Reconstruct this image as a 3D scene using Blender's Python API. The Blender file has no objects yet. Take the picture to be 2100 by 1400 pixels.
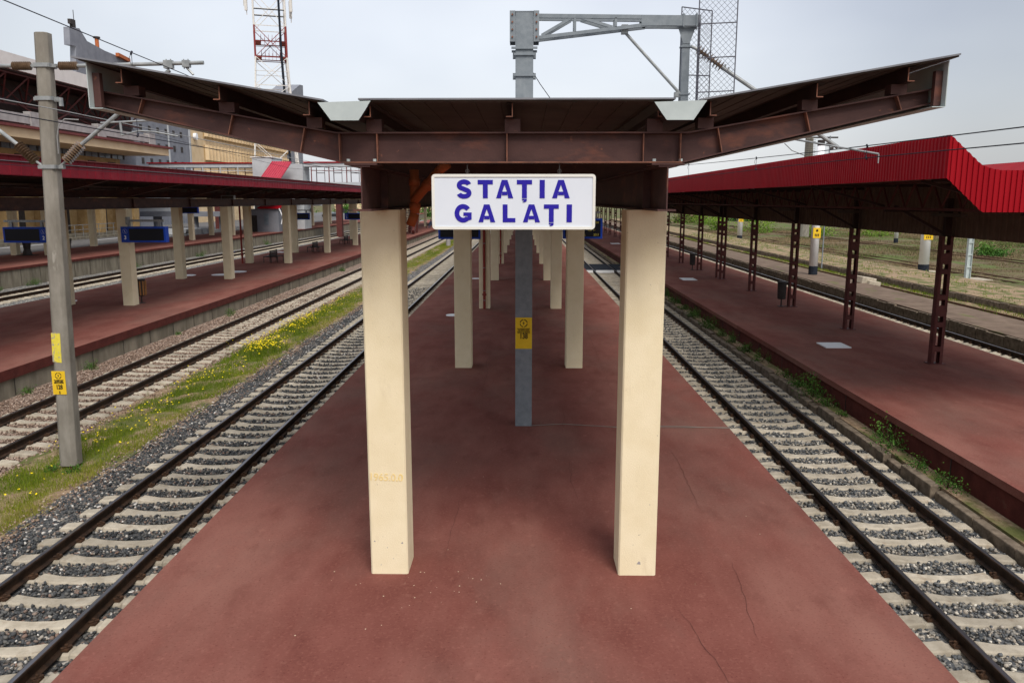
import bpy, math, random
import numpy as np
from mathutils import Vector
random.seed(7); rng = np.random.default_rng(7)
S = bpy.context.scene
COL = S.collection
pi = math.pi
# ------------------------------------------------------------------ camera, world, light
S.render.engine = 'CYCLES'
S.view_settings.view_transform = 'Standard'; S.view_settings.look = 'None'
S.view_settings.exposure = 0.0; S.view_settings.gamma = 1.0
cd = bpy.data.cameras.new('camera'); cam = bpy.data.objects.new('camera', cd); COL.objects.link(cam)
F, CXP, CYP, VXP, VYP, H = 1640., 1050., 700., 1073., 411., 4.45
T = math.atan((CYP-VYP)/F); PSI = math.atan((VXP-CXP)/math.hypot(F, CYP-VYP))
cd.sensor_width = 36; cd.lens = F/2100*36; cd.clip_start = .05; cd.clip_end = 6000
cam.location = (0, 0, H); cam.rotation_euler = (pi/2-T, 0, PSI)
S.camera = cam

w = bpy.data.worlds.new('World'); S.world = w; w.use_nodes = True
nt = w.node_tree; nt.nodes.clear(); N = nt.nodes.new; LK = nt.links.new
SUN_EL, SUN_AZ = math.radians(49), math.radians(160)   # azimuth from +Y, clockwise: behind the camera, a little right
sky = N('ShaderNodeTexSky'); sky.sky_type = 'NISHITA'; sky.sun_disc = False
sky.sun_elevation = SUN_EL; sky.sun_rotation = SUN_AZ; sky.dust_density = 3
b1 = N('ShaderNodeBackground'); b1.inputs[1].default_value = .05;  LK(sky.outputs[0], b1.inputs[0])
tc = N('ShaderNodeTexCoord')
mp = N('ShaderNodeMapping'); mp.inputs['Scale'].default_value = (1, 1, 2.2); mp.inputs['Location'].default_value = (.35, .1, .2)
LK(tc.outputs['Generated'], mp.inputs[0])
nz = N('ShaderNodeTexNoise'); nz.inputs['Scale'].default_value = 1.9; nz.inputs['Detail'].default_value = 4; nz.inputs['Roughness'].default_value = .45
LK(mp.outputs[0], nz.inputs[0])
cr = N('ShaderNodeValToRGB'); cr.color_ramp.elements[0].position = .30; cr.color_ramp.elements[0].color = (.54, .55, .60, 1)
cr.color_ramp.elements[1].position = .62; cr.color_ramp.elements[1].color = (.77, .775, .79, 1)
LK(nz.outputs[0], cr.inputs[0])
sx = N('ShaderNodeSeparateXYZ'); LK(tc.outputs['Generated'], sx.inputs[0])
mr = N('ShaderNodeMapRange'); mr.inputs[1].default_value = .32; mr.inputs[2].default_value = .95; mr.inputs[3].default_value = 1.0; mr.inputs[4].default_value = 2.3
LK(sx.outputs[2], mr.inputs[0])
vn = N('ShaderNodeVectorMath'); vn.operation = 'NORMALIZE'; LK(tc.outputs['Generated'], vn.inputs[0])
dp = N('ShaderNodeVectorMath'); dp.operation = 'DOT_PRODUCT'; LK(vn.outputs[0], dp.inputs[0]); dp.inputs[1].default_value = (-.05, .985, .15)
m2 = N('ShaderNodeMapRange'); m2.interpolation_type = 'SMOOTHSTEP'; m2.inputs[1].default_value = .83; m2.inputs[2].default_value = .985; m2.inputs[3].default_value = .66; m2.inputs[4].default_value = 1.0   # brighter sky straight ahead; the dimming around it stands in for lens vignetting
LK(dp.outputs['Value'], m2.inputs[0])
mu = N('ShaderNodeMath'); mu.operation = 'MULTIPLY'; LK(mr.outputs[0], mu.inputs[0]); LK(m2.outputs[0], mu.inputs[1])
b2 = N('ShaderNodeBackground'); LK(cr.outputs[0], b2.inputs[0]); LK(mu.outputs[0], b2.inputs[1])
ad = N('ShaderNodeAddShader'); LK(b1.outputs[0], ad.inputs[0]); LK(b2.outputs[0], ad.inputs[1])
wo = N('ShaderNodeOutputWorld'); LK(ad.outputs[0], wo.inputs[0])
sl = bpy.data.lights.new('sun', 'SUN'); sl.energy = 2.7; sl.angle = math.radians(26); sl.color = (1, .95, .87)
sun = bpy.data.objects.new('sun', sl); COL.objects.link(sun)
sd = Vector((math.sin(SUN_AZ)*math.cos(SUN_EL), math.cos(SUN_AZ)*math.cos(SUN_EL), math.sin(SUN_EL)))
sun.rotation_euler = sd.to_track_quat('Z', 'Y').to_euler()

# ------------------------------------------------------------------ materials
def mat(name, c1, c2=None, scale=5., rough=.8, bump=0., bscale=60., metal=0., detail=5., stretch=(1, 1, 1),
        spots=None, sscale=8., sth=.6, sw=.06, dist=0., attr=None, lo=.35, hi=.65, sstretch=(1, 1, 1), spec=.2, glob=True, objrand=0.):
    m = bpy.data.materials.new(name); m.use_nodes = True
    n = m.node_tree; nd = n.nodes; b = nd['Principled BSDF']
    b.inputs['Roughness'].default_value = rough; b.inputs['Metallic'].default_value = metal
    b.inputs['Specular IOR Level'].default_value = spec
    if glob:
        g = nd.new('ShaderNodeNewGeometry'); vec = g.outputs['Position']
    else:
        g = nd.new('ShaderNodeTexCoord'); vec = g.outputs['Object']
    def noise(sc, st, det=detail):
        mpn = nd.new('ShaderNodeMapping'); mpn.inputs['Scale'].default_value = st
        n.links.new(vec, mpn.inputs[0])
        t = nd.new('ShaderNodeTexNoise'); t.inputs['Scale'].default_value = sc; t.inputs['Detail'].default_value = det
        t.inputs['Distortion'].default_value = dist; t.inputs['Roughness'].default_value = .6
        n.links.new(mpn.outputs[0], t.inputs[0]); return t.outputs[0]
    col = None
    if c2 is None and attr is None:
        b.inputs['Base Color'].default_value = (*c1, 1)
        rgb = nd.new('ShaderNodeRGB'); rgb.outputs[0].default_value = (*c1, 1); col = rgb.outputs[0]
    else:
        r = nd.new('ShaderNodeValToRGB')
        if attr:
            a = nd.new('ShaderNodeAttribute'); a.attribute_name = 'rnd'; n.links.new(a.outputs['Fac'], r.inputs[0])
            e = r.color_ramp.elements
            e[0].position = attr[0][0]; e[0].color = (*attr[0][1], 1)
            e[1].position = attr[-1][0]; e[1].color = (*attr[-1][1], 1)
            for p, c in attr[1:-1]:
                k = e.new(p); k.color = (*c, 1)
        else:
            r.color_ramp.elements[0].position = lo; r.color_ramp.elements[1].position = hi
            r.color_ramp.elements[0].color = (*c1, 1); r.color_ramp.elements[1].color = (*c2, 1)
            n.links.new(noise(scale, stretch), r.inputs[0])
        col = r.outputs[0]
    for (sc_, st_, th_, w_, c_, am_) in (spots or []):
        q = nd.new('ShaderNodeMapRange'); q.inputs[1].default_value = th_; q.inputs[2].default_value = th_+w_
        q.inputs[4].default_value = am_
        n.links.new(noise(sc_, st_), q.inputs[0])
        mx = nd.new('ShaderNodeMix'); mx.data_type = 'RGBA'
        n.links.new(q.outputs[0], mx.inputs[0]); n.links.new(col, mx.inputs[6]); mx.inputs[7].default_value = (*c_, 1)
        col = mx.outputs[2]
    if objrand:
        oi = nd.new('ShaderNodeObjectInfo'); q = nd.new('ShaderNodeMapRange'); q.inputs[3].default_value = 1-objrand; q.inputs[4].default_value = 1.06
        n.links.new(oi.outputs['Random'], q.inputs[0]); mx = nd.new('ShaderNodeMix'); mx.data_type = 'RGBA'; mx.blend_type = 'MULTIPLY'; mx.inputs[0].default_value = 1
        n.links.new(col, mx.inputs[6]); n.links.new(q.outputs[0], mx.inputs[7]); col = mx.outputs[2]
    n.links.new(col, b.inputs['Base Color'])
    if bump:
        bp = nd.new('ShaderNodeBump'); bp.inputs['Strength'].default_value = bump; bp.inputs['Distance'].default_value = .02
        n.links.new(noise(bscale, (1, 1, 1), 3), bp.inputs['Height']); n.links.new(bp.outputs[0], b.inputs['Normal'])
    return m
WH = (.62, .58, .55)
M = {}
M['plat'] = mat('platform_red', (.170, .058, .046), (.215, .079, .063), 1.6, .95, .5, 160, detail=12, stretch=(1, .6, 1), spec=.08,
    spots=[(.62, (1, .30, 1), .44, .24, (.305, .150, .118), .6), (.40, (1, .5, 1), .48, .22, (.165, .105, .085), .6), (1.9, (1, .6, 1), .55, .2, (.115, .035, .028), .5),
           (5.5, (1, .8, 1), .60, .10, (.34, .155, .12), .3), (24, (1, 1, 1), .54, .12, (.30, .12, .095), .45), (34, (1, 1, 1), .56, .12, (.10, .026, .021), .5), (60, (1, 1, 1), .735, .02, (.62, .50, .42), .8)])
M['plat_side'] = mat('platform_wall_red', (.070, .015, .012), (.11, .026, .02), 3, .85, .3, 60, spots=[(2, (1, 1, 2), .64, .1, (.14, .08, .06), .4)])
M['plat_grey'] = mat('asphalt', (.10, .10, .105), (.16, .155, .15), 2, .9, .2, 90)
M['conc_wall'] = mat('old_concrete', (.15, .132, .10), (.27, .24, .185), 2.2, .9, .4, 40, stretch=(1, 1, .3),
    spots=[(3.5, (1, 1, .12), .58, .1, (.12, .10, .075), .6)])
M['cream'] = mat('cream_paint', (.77, .67, .45), (.82, .725, .51), 2.5, .8, .3, 110, spots=[(7, (1, 1, .35), .60, .16, (.62, .52, .34), .4), (26, (1, 1, 1), .70, .02, (.33, .27, .19), .7), (60, (1, 1, 1), .66, .03, (.50, .42, .30), .4)])
M['cream2'] = mat('ochre_paint', (.36, .235, .10), (.45, .31, .15), 2, .8)
M['steel'] = mat('brown_steel', (.060, .029, .027), (.088, .043, .038), 2.5, .55, .08, 30, stretch=(1, 1, 2),
    spots=[(1.9, (1, 1, 2.2), .56, .14, (.20, .072, .045), .6), (11, (1, 1, 1), .66, .08, (.30, .12, .07), .6)])
M['steel_and_shade'] = mat('dark_brown_steel_and_shade', (.030, .018, .016), (.045, .027, .023), 2, .6)  # dark steel parts, also surfaces coloured dark to stand in for shade
M['rust_edge'] = mat('rusty_edge', (.11, .055, .042), (.26, .11, .07), 6, .8, detail=8)
M['steel_red'] = mat('maroon_steel', (.085, .026, .024), (.125, .038, .034), 3, .6, .1, 40)
M['red'] = mat('red_sheet', (.26, .002, .008), (.32, .004, .011), 2, .55, stretch=(1, 1, .2), spots=[(7, (1, 1, .2), .66, .08, (.36, .02, .02), .3)], spec=.12)
M['redleft'] = mat('wine_red_sheet', (.17, .010, .020), (.22, .016, .027), 2, .6, spots=[(3, (1, .4, 1), .62, .1, (.27, .04, .05), .35)], spec=.1)
M['pinkred'] = mat('faded_red_sheet', (.36, .035, .06), (.42, .05, .075), 2, .6, spec=.1)
M['roofunder'] = mat('ribbed_ceiling', (.055, .044, .036), (.085, .068, .055), 2, .7)
M['rooftop'] = mat('roof_metal', (.15, .155, .175), (.21, .215, .235), 3, .6)
M['galv'] = mat('galvanised', (.175, .200, .222), (.225, .250, .272), 9, .55, .05, 30, detail=8, spots=[(3, (1, 1, .4), .60, .15, (.30, .325, .34), .5), (16, (1, 1, 1), .74, .04, (.13, .14, .15), .5)])
M['galv2'] = mat('galvanised_tube', (.24, .255, .26), (.35, .36, .36), 10, .45, metal=.3)
M['gutter'] = mat('gutter_sheet', (.40, .455, .455), (.47, .53, .525), 4, .6, spots=[(9, (1, 1, .5), .66, .08, (.40, .43, .42), .5)])
M['polec'] = mat('pole_concrete', (.185, .168, .14), (.275, .255, .22), 4, .9, .35, 80, stretch=(1, 1, .4), detail=8,
    spots=[(6, (1.5, 1.5, .25), .64, .05, (.40, .38, .34), .6)])
M['sleeper'] = mat('sleeper_concrete', (.35, .305, .235), (.51, .455, .365), 4, .9, .3, 90, objrand=.28, detail=8, spots=[(5, (1, 1, 1), .58, .12, (.24, .17, .11), .6), (30, (1, 1, 1), .68, .05, (.25, .22, .18), .5)])
M['rail'] = mat('rail_rust', (.018, .011, .008), (.050, .028, .017), 8, .7, .2, 60)
M['railtop'] = mat('rail_polish', (.13, .13, .145), (.24, .24, .26), 3, .3, metal=.9, stretch=(1, .1, 1))
M['railrust'] = mat('rail_old', (.10, .055, .035), (.16, .09, .06), 8, .8)
M['clip'] = mat('clip_rust', (.030, .017, .011), (.075, .038, .020), 20, .8)
M['yellow'] = mat('yellow_paint', (.72, .46, .02), (.80, .54, .03), 6, .6, spots=[(25, (1, 1, 1), .72, .06, (.45, .33, .1), .5)])
M['yellow2'] = mat('yellow_old_paint', (.66, .56, .05), (.74, .62, .08), 20, .7, spots=[(22, (1, 1, .6), .56, .03, (.33, .31, .27), .9)])
M['black'] = mat('black_paint', (.012, .012, .012), rough=.6)
M['blue'] = mat('blue_casing', (.008, .045, .34), (.012, .06, .42), 3, .4)
M['screen'] = mat('dark_screen', (.004, .005, .012), rough=.25)
M['led'] = mat('led_text', (.50, .42, .08), rough=.6)
M['white'] = mat('white_paint', (.80, .82, .84), (.87, .88, .90), 2, .5)
M['signface'] = mat('sign_face', (.64, .69, .76), (.68, .725, .79), 1.5, .35)
M['signframe'] = mat('sign_frame', (.70, .70, .65), (.76, .76, .71), 3, .4)
M['letter'] = mat('sign_letters', (.022, .014, .31), rough=.4)
M['insul'] = mat('insulator_brown', (.12, .075, .045), (.19, .125, .08), 12, .35)
M['orange'] = mat('orange_pipe', (.36, .10, .035), (.46, .14, .05), 4, .6)
M['gritm'] = mat('paint_specks', (.55, .42, .28), (.7, .58, .42), 9)
M['crack'] = mat('asphalt_crack', (.085, .032, .026), (.12, .045, .036), 9, .95)
M['crackpale'] = mat('worn_paint', (.27, .14, .11), (.21, .085, .065), 14, .95, lo=.45, hi=.55, spec=.08)
M['redpipe'] = mat('red_pipe', (.20, .03, .025), (.26, .04, .03), 5, .5)
M['meshdark'] = mat('mesh_wire', (.10, .10, .12), rough=.6)
M['wire'] = mat('wire', (.035, .035, .045), rough=.8, spec=.05)
M['cable'] = mat('cable', (.20, .17, .15), rough=.8)
M['wiregal'] = mat('wire_grey', (.30, .30, .30), rough=.5)
M['brownpanel'] = mat('brown_panel', (.12, .085, .065), (.16, .115, .085), 3, .7)
M['wood'] = mat('bin_wood', (.28, .13, .05), (.36, .18, .07), 10, .6)
M['dark'] = mat('dark_metal', (.03, .026, .025), (.05, .042, .04), 4, .6)
M['glass'] = mat('window_glass', (.10, .13, .16), (.22, .26, .30), .6, .12)
M['greyclad'] = mat('grey_cladding', (.17, .18, .21), (.22, .23, .26), .8, .6)
M['ltgrey'] = mat('light_grey_cladding', (.38, .40, .42), (.46, .48, .50), .8, .6)
M['hallwhite'] = mat('white_sheet', (.66, .63, .60), (.74, .71, .68), .8, .6)
M['concgrey'] = mat('concrete_beam', (.30, .285, .28), (.40, .385, .38), 1.2, .85)
M['maroon'] = mat('maroon_trim', (.13, .03, .03), (.18, .045, .04), 2, .6)
M['tancream'] = mat('facade_cream', (.60, .45, .27), (.68, .53, .34), .6, .8)
M['mred'] = mat('mast_red', (.20, .03, .03), (.27, .045, .04), 3, .6)
M['mwhite'] = mat('mast_white', (.62, .60, .57), (.72, .70, .66), 3, .6)
M['rubber'] = mat('rubber', (.014, .017, .025), (.025, .03, .04), 6, .95, spec=.1)
M['soil'] = mat('soil', (.19, .125, .075), (.36, .26, .17), 9, .95, .6, 60, detail=10, spots=[(1.6, (1, .5, 1), .47, .12, (.075, .10, .02), .85), (60, (1, 1, 1), .62, .05, (.50, .38, .27), .7)])
M['field'] = mat('field_ground', (.080, .066, .032), (.15, .108, .062), .6, .95, .6, 20, detail=10, spots=[(.35, (1, .4, 1), .47, .1, (.075, .115, .022), .85), (6, (1, 1, 1), .62, .06, (.36, .29, .20), .6)])
M['oldpave'] = mat('old_paving', (.115, .080, .058), (.18, .13, .095), 1.6, .95, .4, 40, detail=9, spots=[(1.1, (1, .4, 1), .60, .06, (.10, .12, .03), .7)])
M['stone'] = mat('kerb_stone', (.09, .07, .05), (.22, .175, .13), 5, .95, .6, 25, detail=8)
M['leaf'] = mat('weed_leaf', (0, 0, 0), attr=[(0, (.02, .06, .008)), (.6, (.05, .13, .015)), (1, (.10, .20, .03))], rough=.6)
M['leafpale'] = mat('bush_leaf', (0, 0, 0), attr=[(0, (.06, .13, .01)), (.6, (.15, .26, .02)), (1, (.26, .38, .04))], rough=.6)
M['grass'] = mat('grass_blade', (0, 0, 0), attr=[(0, (.045, .09, .006)), (.4, (.13, .19, .010)), (.75, (.22, .235, .022)), (1, (.29, .235, .07))], rough=.7)
M['drygrass'] = mat('dry_grass', (0, 0, 0), attr=[(0, (.06, .11, .015)), (.38, (.10, .12, .035)), (.6, (.165, .12, .07)), (1, (.27, .20, .115))], rough=.9)
M['petal'] = mat('petal', (0, 0, 0), attr=[(0, (.80, .60, .005)), (1, (.90, .72, .01))], rough=.7)
DK = [(0, (.035, .038, .042)), (.5, (.075, .078, .08)), (.78, (.13, .125, .115)), (.86, (.20, .13, .10)), (.93, (.28, .25, .21)), (1, (.62, .60, .56))]
MD = [(0, (.05, .055, .06)), (.4, (.11, .115, .12)), (.7, (.20, .19, .17)), (.88, (.32, .28, .23)), (1, (.60, .56, .48))]
PK = [(0, (.10, .065, .048)), (.4, (.21, .145, .11)), (.75, (.33, .235, .18)), (1, (.50, .40, .33))]
M['stdark'] = mat('ballast_dark', (0, 0, 0), attr=DK, rough=.85)
M['stmid'] = mat('ballast_mid', (0, 0, 0), attr=MD, rough=.85)
M['stpink'] = mat('ballast_pink', (0, 0, 0), attr=PK, rough=.85)
def voro_mat(name, ramp, scale=16):
    m = bpy.data.materials.new(name); m.use_nodes = True; n = m.node_tree; nd = n.nodes; b = nd['Principled BSDF']; b.inputs['Roughness'].default_value = .9
    g = nd.new('ShaderNodeNewGeometry'); v = nd.new('ShaderNodeTexVoronoi'); v.inputs['Scale'].default_value = scale
    n.links.new(g.outputs['Position'], v.inputs['Vector'])
    sp = nd.new('ShaderNodeSeparateColor'); n.links.new(v.outputs['Color'], sp.inputs[0])
    r = nd.new('ShaderNodeValToRGB'); e = r.color_ramp.elements
    e[0].position, e[0].color = ramp[0][0], (*ramp[0][1], 1); e[1].position, e[1].color = ramp[-1][0], (*ramp[-1][1], 1)
    for p, c in ramp[1:-1]: k = e.new(p); k.color = (*c, 1)
    n.links.new(sp.outputs[0], r.inputs[0]); n.links.new(r.outputs[0], b.inputs['Base Color'])
    bp = nd.new('ShaderNodeBump'); bp.inputs['Strength'].default_value = .9; bp.inputs['Distance'].default_value = .04; bp.invert = True
    n.links.new(v.outputs['Distance'], bp.inputs['Height']); n.links.new(bp.outputs[0], b.inputs['Normal'])
    return m
M['bdark'] = voro_mat('gravel_dark', DK); M['bmid'] = voro_mat('gravel_mid', MD); M['bpink'] = voro_mat('gravel_pink', PK, 22)

# ------------------------------------------------------------------ mesh builder
class MB:
    def __init__(s): s.v = []; s.f = []; s.m = []; s.cur = 0
    def add(s, vs, fs):
        o = len(s.v); s.v += [tuple(p) for p in vs]
        for f in fs: s.f.append(tuple(i+o for i in f)); s.m.append(s.cur)
        return s
    def box(s, x0, x1, y0, y1, z0, z1):
        if x0 > x1: x0, x1 = x1, x0
        if y0 > y1: y0, y1 = y1, y0
        if z0 > z1: z0, z1 = z1, z0
        return s.add([(x0,y0,z0),(x1,y0,z0),(x1,y1,z0),(x0,y1,z0),(x0,y0,z1),(x1,y0,z1),(x1,y1,z1),(x0,y1,z1)],
              [(0,3,2,1),(4,5,6,7),(0,1,5,4),(1,2,6,5),(2,3,7,6),(3,0,4,7)])
    def frame(s, p0, p1):
        a, b = Vector(p0), Vector(p1); d = (b-a).normalized()
        u = Vector((0, 0, 1)) if abs(d.z) < .95 else Vector((0, 1, 0))
        r = d.cross(u).normalized(); u = r.cross(d).normalized(); return a, b, r, u
    def bar(s, p0, p1, w_, h_):
        a, b, r, u = s.frame(p0, p1); vs = []
        for p in (a, b):
            for i, j in ((-1,-1),(1,-1),(1,1),(-1,1)): vs.append(p+r*(i*w_/2)+u*(j*h_/2))
        return s.add(vs, [(0,1,2,3)[::-1],(4,5,6,7),(0,1,5,4),(1,2,6,5),(2,3,7,6),(3,0,4,7)])
    def tube(s, p0, p1, r0, n=8, r1=None):
        r1 = r0 if r1 is None else r1
        a, b, r, u = s.frame(p0, p1); vs = []
        for p, q in ((a, r0), (b, r1)):
            for k in range(n):
                t = 2*pi*k/n; vs.append(p+r*(math.cos(t)*q)+u*(math.sin(t)*q))
        fs = [(k, (k+1) % n, n+(k+1) % n, n+k) for k in range(n)]
        fs += [tuple(range(n))[::-1], tuple(range(n, 2*n))]
        return s.add(vs, fs)
    def path(s, pts, r, n=6):
        for a, b in zip(pts[:-1], pts[1:]): s.tube(a, b, r, n)
        return s
    def lathe(s, p0, p1, prof, n=12):     # prof: (t along, radius)
        a, b, r, u = s.frame(p0, p1); vs = []; fs = []
        for t, q in prof:
            c = a+(b-a)*t
            for k in range(n):
                g = 2*pi*k/n; vs.append(c+r*(math.cos(g)*q)+u*(math.sin(g)*q))
        for i in range(len(prof)-1):
            for k in range(n): fs.append((i*n+k, i*n+(k+1) % n, (i+1)*n+(k+1) % n, (i+1)*n+k))
        fs += [tuple(range(n))[::-1], tuple(range((len(prof)-1)*n, len(prof)*n))]
        return s.add(vs, fs)
    def prism(s, poly, axis, t0, t1):     # poly in the other two axes, extruded along axis
        n = len(poly); vs = []
        for t in (t0, t1):
            for a, b in poly:
                vs.append((t, a, b) if axis == 'x' else (a, t, b) if axis == 'y' else (a, b, t))
        fs = [(k, (k+1) % n, n+(k+1) % n, n+k) for k in range(n)]+[tuple(range(n))[::-1], tuple(range(n, 2*n))]
        return s.add(vs, fs)
    def quad(s, a, b, c, d): return s.add([a, b, c, d], [(0, 1, 2, 3)])
    def build(s, name, mats, parent=None, loc=(0, 0, 0), smooth=False, bevel=0.):
        if not isinstance(mats, (list, tuple)): mats = [mats]
        me = bpy.data.meshes.new(name)
        me.from_pydata([(x-loc[0], y-loc[1], z-loc[2]) for x, y, z in s.v], [], s.f)
        for m_ in mats: me.materials.append(M[m_] if isinstance(m_, str) else m_)
        me.polygons.foreach_set('material_index', s.m)
        if smooth: me.polygons.foreach_set('use_smooth', [True]*len(s.f))
        me.update()
        import bmesh
        bm = bmesh.new(); bm.from_mesh(me); bmesh.ops.recalc_face_normals(bm, faces=bm.faces); bm.to_mesh(me); bm.free()
        o = bpy.data.objects.new(name, me); COL.objects.link(o)
        o.location = loc
        if bevel:
            bv = o.modifiers.new('bevel', 'BEVEL'); bv.width = bevel; bv.segments = 2; bv.limit_method = 'ANGLE'
        if parent: o.parent = parent; o.location = Vector(loc)-parent.location
        return o
def tag(o, label=None, cat=None, group=None, kind=None):
    if label: o['label'] = label
    if cat: o['category'] = cat; o['kind'] = 'thing'
    if group: o['group'] = group
    if kind: o['kind'] = kind
    return o
def thing(name, label, cat, loc=(0, 0, 0), group=None, rz=0):
    o = bpy.data.objects.new(name, None); COL.objects.link(o); o.location = loc; o.rotation_euler.z = rz
    o.empty_display_size = .2
    return tag(o, label, cat, group)
def lib(o):           # move object data to local coordinates helper: parts are built in the thing's own space
    return o
def part(mb, name, mats, parent, **k):   # mb is in the parent's local space
    o = mb.build(name, mats, None, **k); o.parent = parent; return o
def copy_tree(o, parent=None):
    c = o.copy(); COL.objects.link(c); c.parent = parent
    for ch in [x for x in kids.get(o.name, [])]: copy_tree(ch, c)
    return c
kids = {}
def index_kids():
    kids.clear()
    for o in COL.objects:
        if o.parent: kids.setdefault(o.parent.name, []).append(o)
def raw_mesh(name, V, Fc, material, rnd=None, nper=3, parent=None):
    me = bpy.data.meshes.new(name)
    V = np.asarray(V, dtype=np.float32); Fc = np.asarray(Fc, dtype=np.int32)
    me.vertices.add(len(V)); me.vertices.foreach_set('co', V.ravel())
    me.loops.add(Fc.size); me.loops.foreach_set('vertex_index', Fc.ravel())
    me.polygons.add(len(Fc)); me.polygons.foreach_set('loop_start', np.arange(0, Fc.size, nper, dtype=np.int32))
    me.polygons.foreach_set('loop_total', np.full(len(Fc), nper, dtype=np.int32))
    me.materials.append(M[material])
    if rnd is not None:
        a = me.attributes.new('rnd', 'FLOAT', 'FACE'); a.data.foreach_set('value', np.asarray(rnd, dtype=np.float32))
    me.update(calc_edges=True); me.validate()
    o = bpy.data.objects.new(name, me); COL.objects.link(o)
    if parent: o.parent = parent
    return o
ORD = ['first', 'second', 'third', 'fourth', 'fifth', 'sixth', 'seventh', 'eighth', 'ninth', 'tenth', 'eleventh', 'twelfth', 'thirteenth', 'fourteenth', 'fifteenth', 'sixteenth', 'seventeenth', 'eighteenth', 'nineteenth', 'twentieth', 'twenty-first', 'twenty-second', 'twenty-third', 'twenty-fourth', 'twenty-fifth']

# ------------------------------------------------------------------ text helpers
def text_mesh(txt, size, ext=.002, off=0.):
    cu = bpy.data.curves.new('t', 'FONT'); cu.body = txt; cu.size = size; cu.extrude = ext; cu.offset = off
    cu.align_x = 'CENTER'; cu.align_y = 'CENTER'
    ob = bpy.data.objects.new('t', cu); COL.objects.link(ob)
    bpy.context.view_layer.update()
    me = bpy.data.meshes.new_from_object(ob.evaluated_get(bpy.context.evaluated_depsgraph_get()))
    bpy.data.objects.remove(ob); bpy.data.curves.remove(cu)
    return me
def put_text(name, txt, size, loc, rot, material, parent, off=0., sx=1.):
    me = text_mesh(txt, size, off=off); me.materials.clear(); me.materials.append(M[material] if isinstance(material, str) else material)
    o = bpy.data.objects.new(name, me); COL.objects.link(o)
    o.location = loc; o.rotation_euler = rot; o.scale = (sx, 1, 1); o.parent = parent; return o
def strip2d(mb, pts, wd, x0, z0, sx_, sz_, y0, y1):   # stroke polyline in xz, mitred, extruded y0..y1
    n = len(pts); L = []; R = []
    for i in range(n):
        p = Vector(pts[i])
        a = Vector(pts[max(i-1, 0)]); b = Vector(pts[min(i+1, n-1)])
        d1 = (p-a).normalized() if i > 0 else (b-p).normalized(); d2 = (b-p).normalized() if i < n-1 else d1
        t = (d1+d2).normalized(); nrm = Vector((-t.y, t.x)); k = wd/2/max(.5, nrm.dot(Vector((-d1.y, d1.x))))
        L.append(p+nrm*k); R.append(p-nrm*k)
    for i in range(n-1):
        q = [L[i], L[i+1], R[i+1], R[i]]
        mb.prism([(x0+c.x*sx_, z0+c.y*sz_) for c in q], 'y', y0, y1)
def glyph(mb, ch, x0, x1, z0, z1, y0, y1):
    W = x1-x0; Hh = z1-z0; a = W/Hh; cnt = [0]
    def pr(poly):
        cnt[0] += 1; e = .0003*cnt[0]
        mb.prism([(x0+p*Hh, z0+q*Hh) for p, q in poly], 'y', y0-e, y1)
    def arc(cx, cz, rx, rz, t0, t1, n=16): return [(cx+rx*math.cos(math.radians(t0+(t1-t0)*i/n)), cz+rz*math.sin(math.radians(t0+(t1-t0)*i/n))) for i in range(n+1)]
    k = .275
    if ch == 'I': pr([(0, 0), (a, 0), (a, 1), (0, 1)])
    if ch in 'TȚ':
        pr([(0, .76), (a, .76), (a, 1), (0, 1)]); pr([(a/2-k/2, 0), (a/2+k/2, 0), (a/2+k/2, .76), (a/2-k/2, .76)])
        if ch == 'Ț': pr([(a/2-.135, -.12), (a/2+.135, -.12), (a/2+.135, -.04), (a/2-.135, -.04)]); pr([(a/2+.135, -.12), (a/2+.10, -.19), (a/2-.08, -.235), (a/2-.10, -.20), (a/2-.0, -.12)])
    if ch == 'L': pr([(0, 0), (a, 0), (a, .235), (0, .235)]); pr([(0, .235), (k, .235), (k, 1), (0, 1)])
    if ch == 'A':
        c = a/2; t = .16
        pr([(0, 0), (k, 0), (c-.135, .36), (c, .74), (c, 1), (c-t, 1)]); pr([(a, 0), (c+t, 1), (c, 1), (c, .74), (c+.135, .36), (a-k, 0)])
        pr([(k+.055, .165), (a-k-.055, .165), (c+.135, .36), (c-.135, .36)])
    if ch == 'S':
        c = a/2; wd = .255; rx = a/2-wd/2+.005
        strip2d(mb, arc(c, .715, rx-.01, .185, 12, 180, 14)+arc(c, .715, rx-.01, .185, 192, 246, 5)+arc(c, .285, rx, .185, 66, 0, 7)+arc(c, .285, rx, .185, -12, -168, 14), wd, x0, z0, Hh, Hh, y0, y1)
    if ch == 'G':
        c = a/2; wd = .27
        strip2d(mb, arc(c, .5, a/2-wd/2, .385, 36, 318, 30), wd, x0, z0, Hh, Hh, y0, y1)
        pr([(c+.02, .36), (a, .36), (a, .55), (c+.02, .55)]); pr([(a-.25, .08), (a, .155), (a, .36), (a-.25, .36)])
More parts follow.
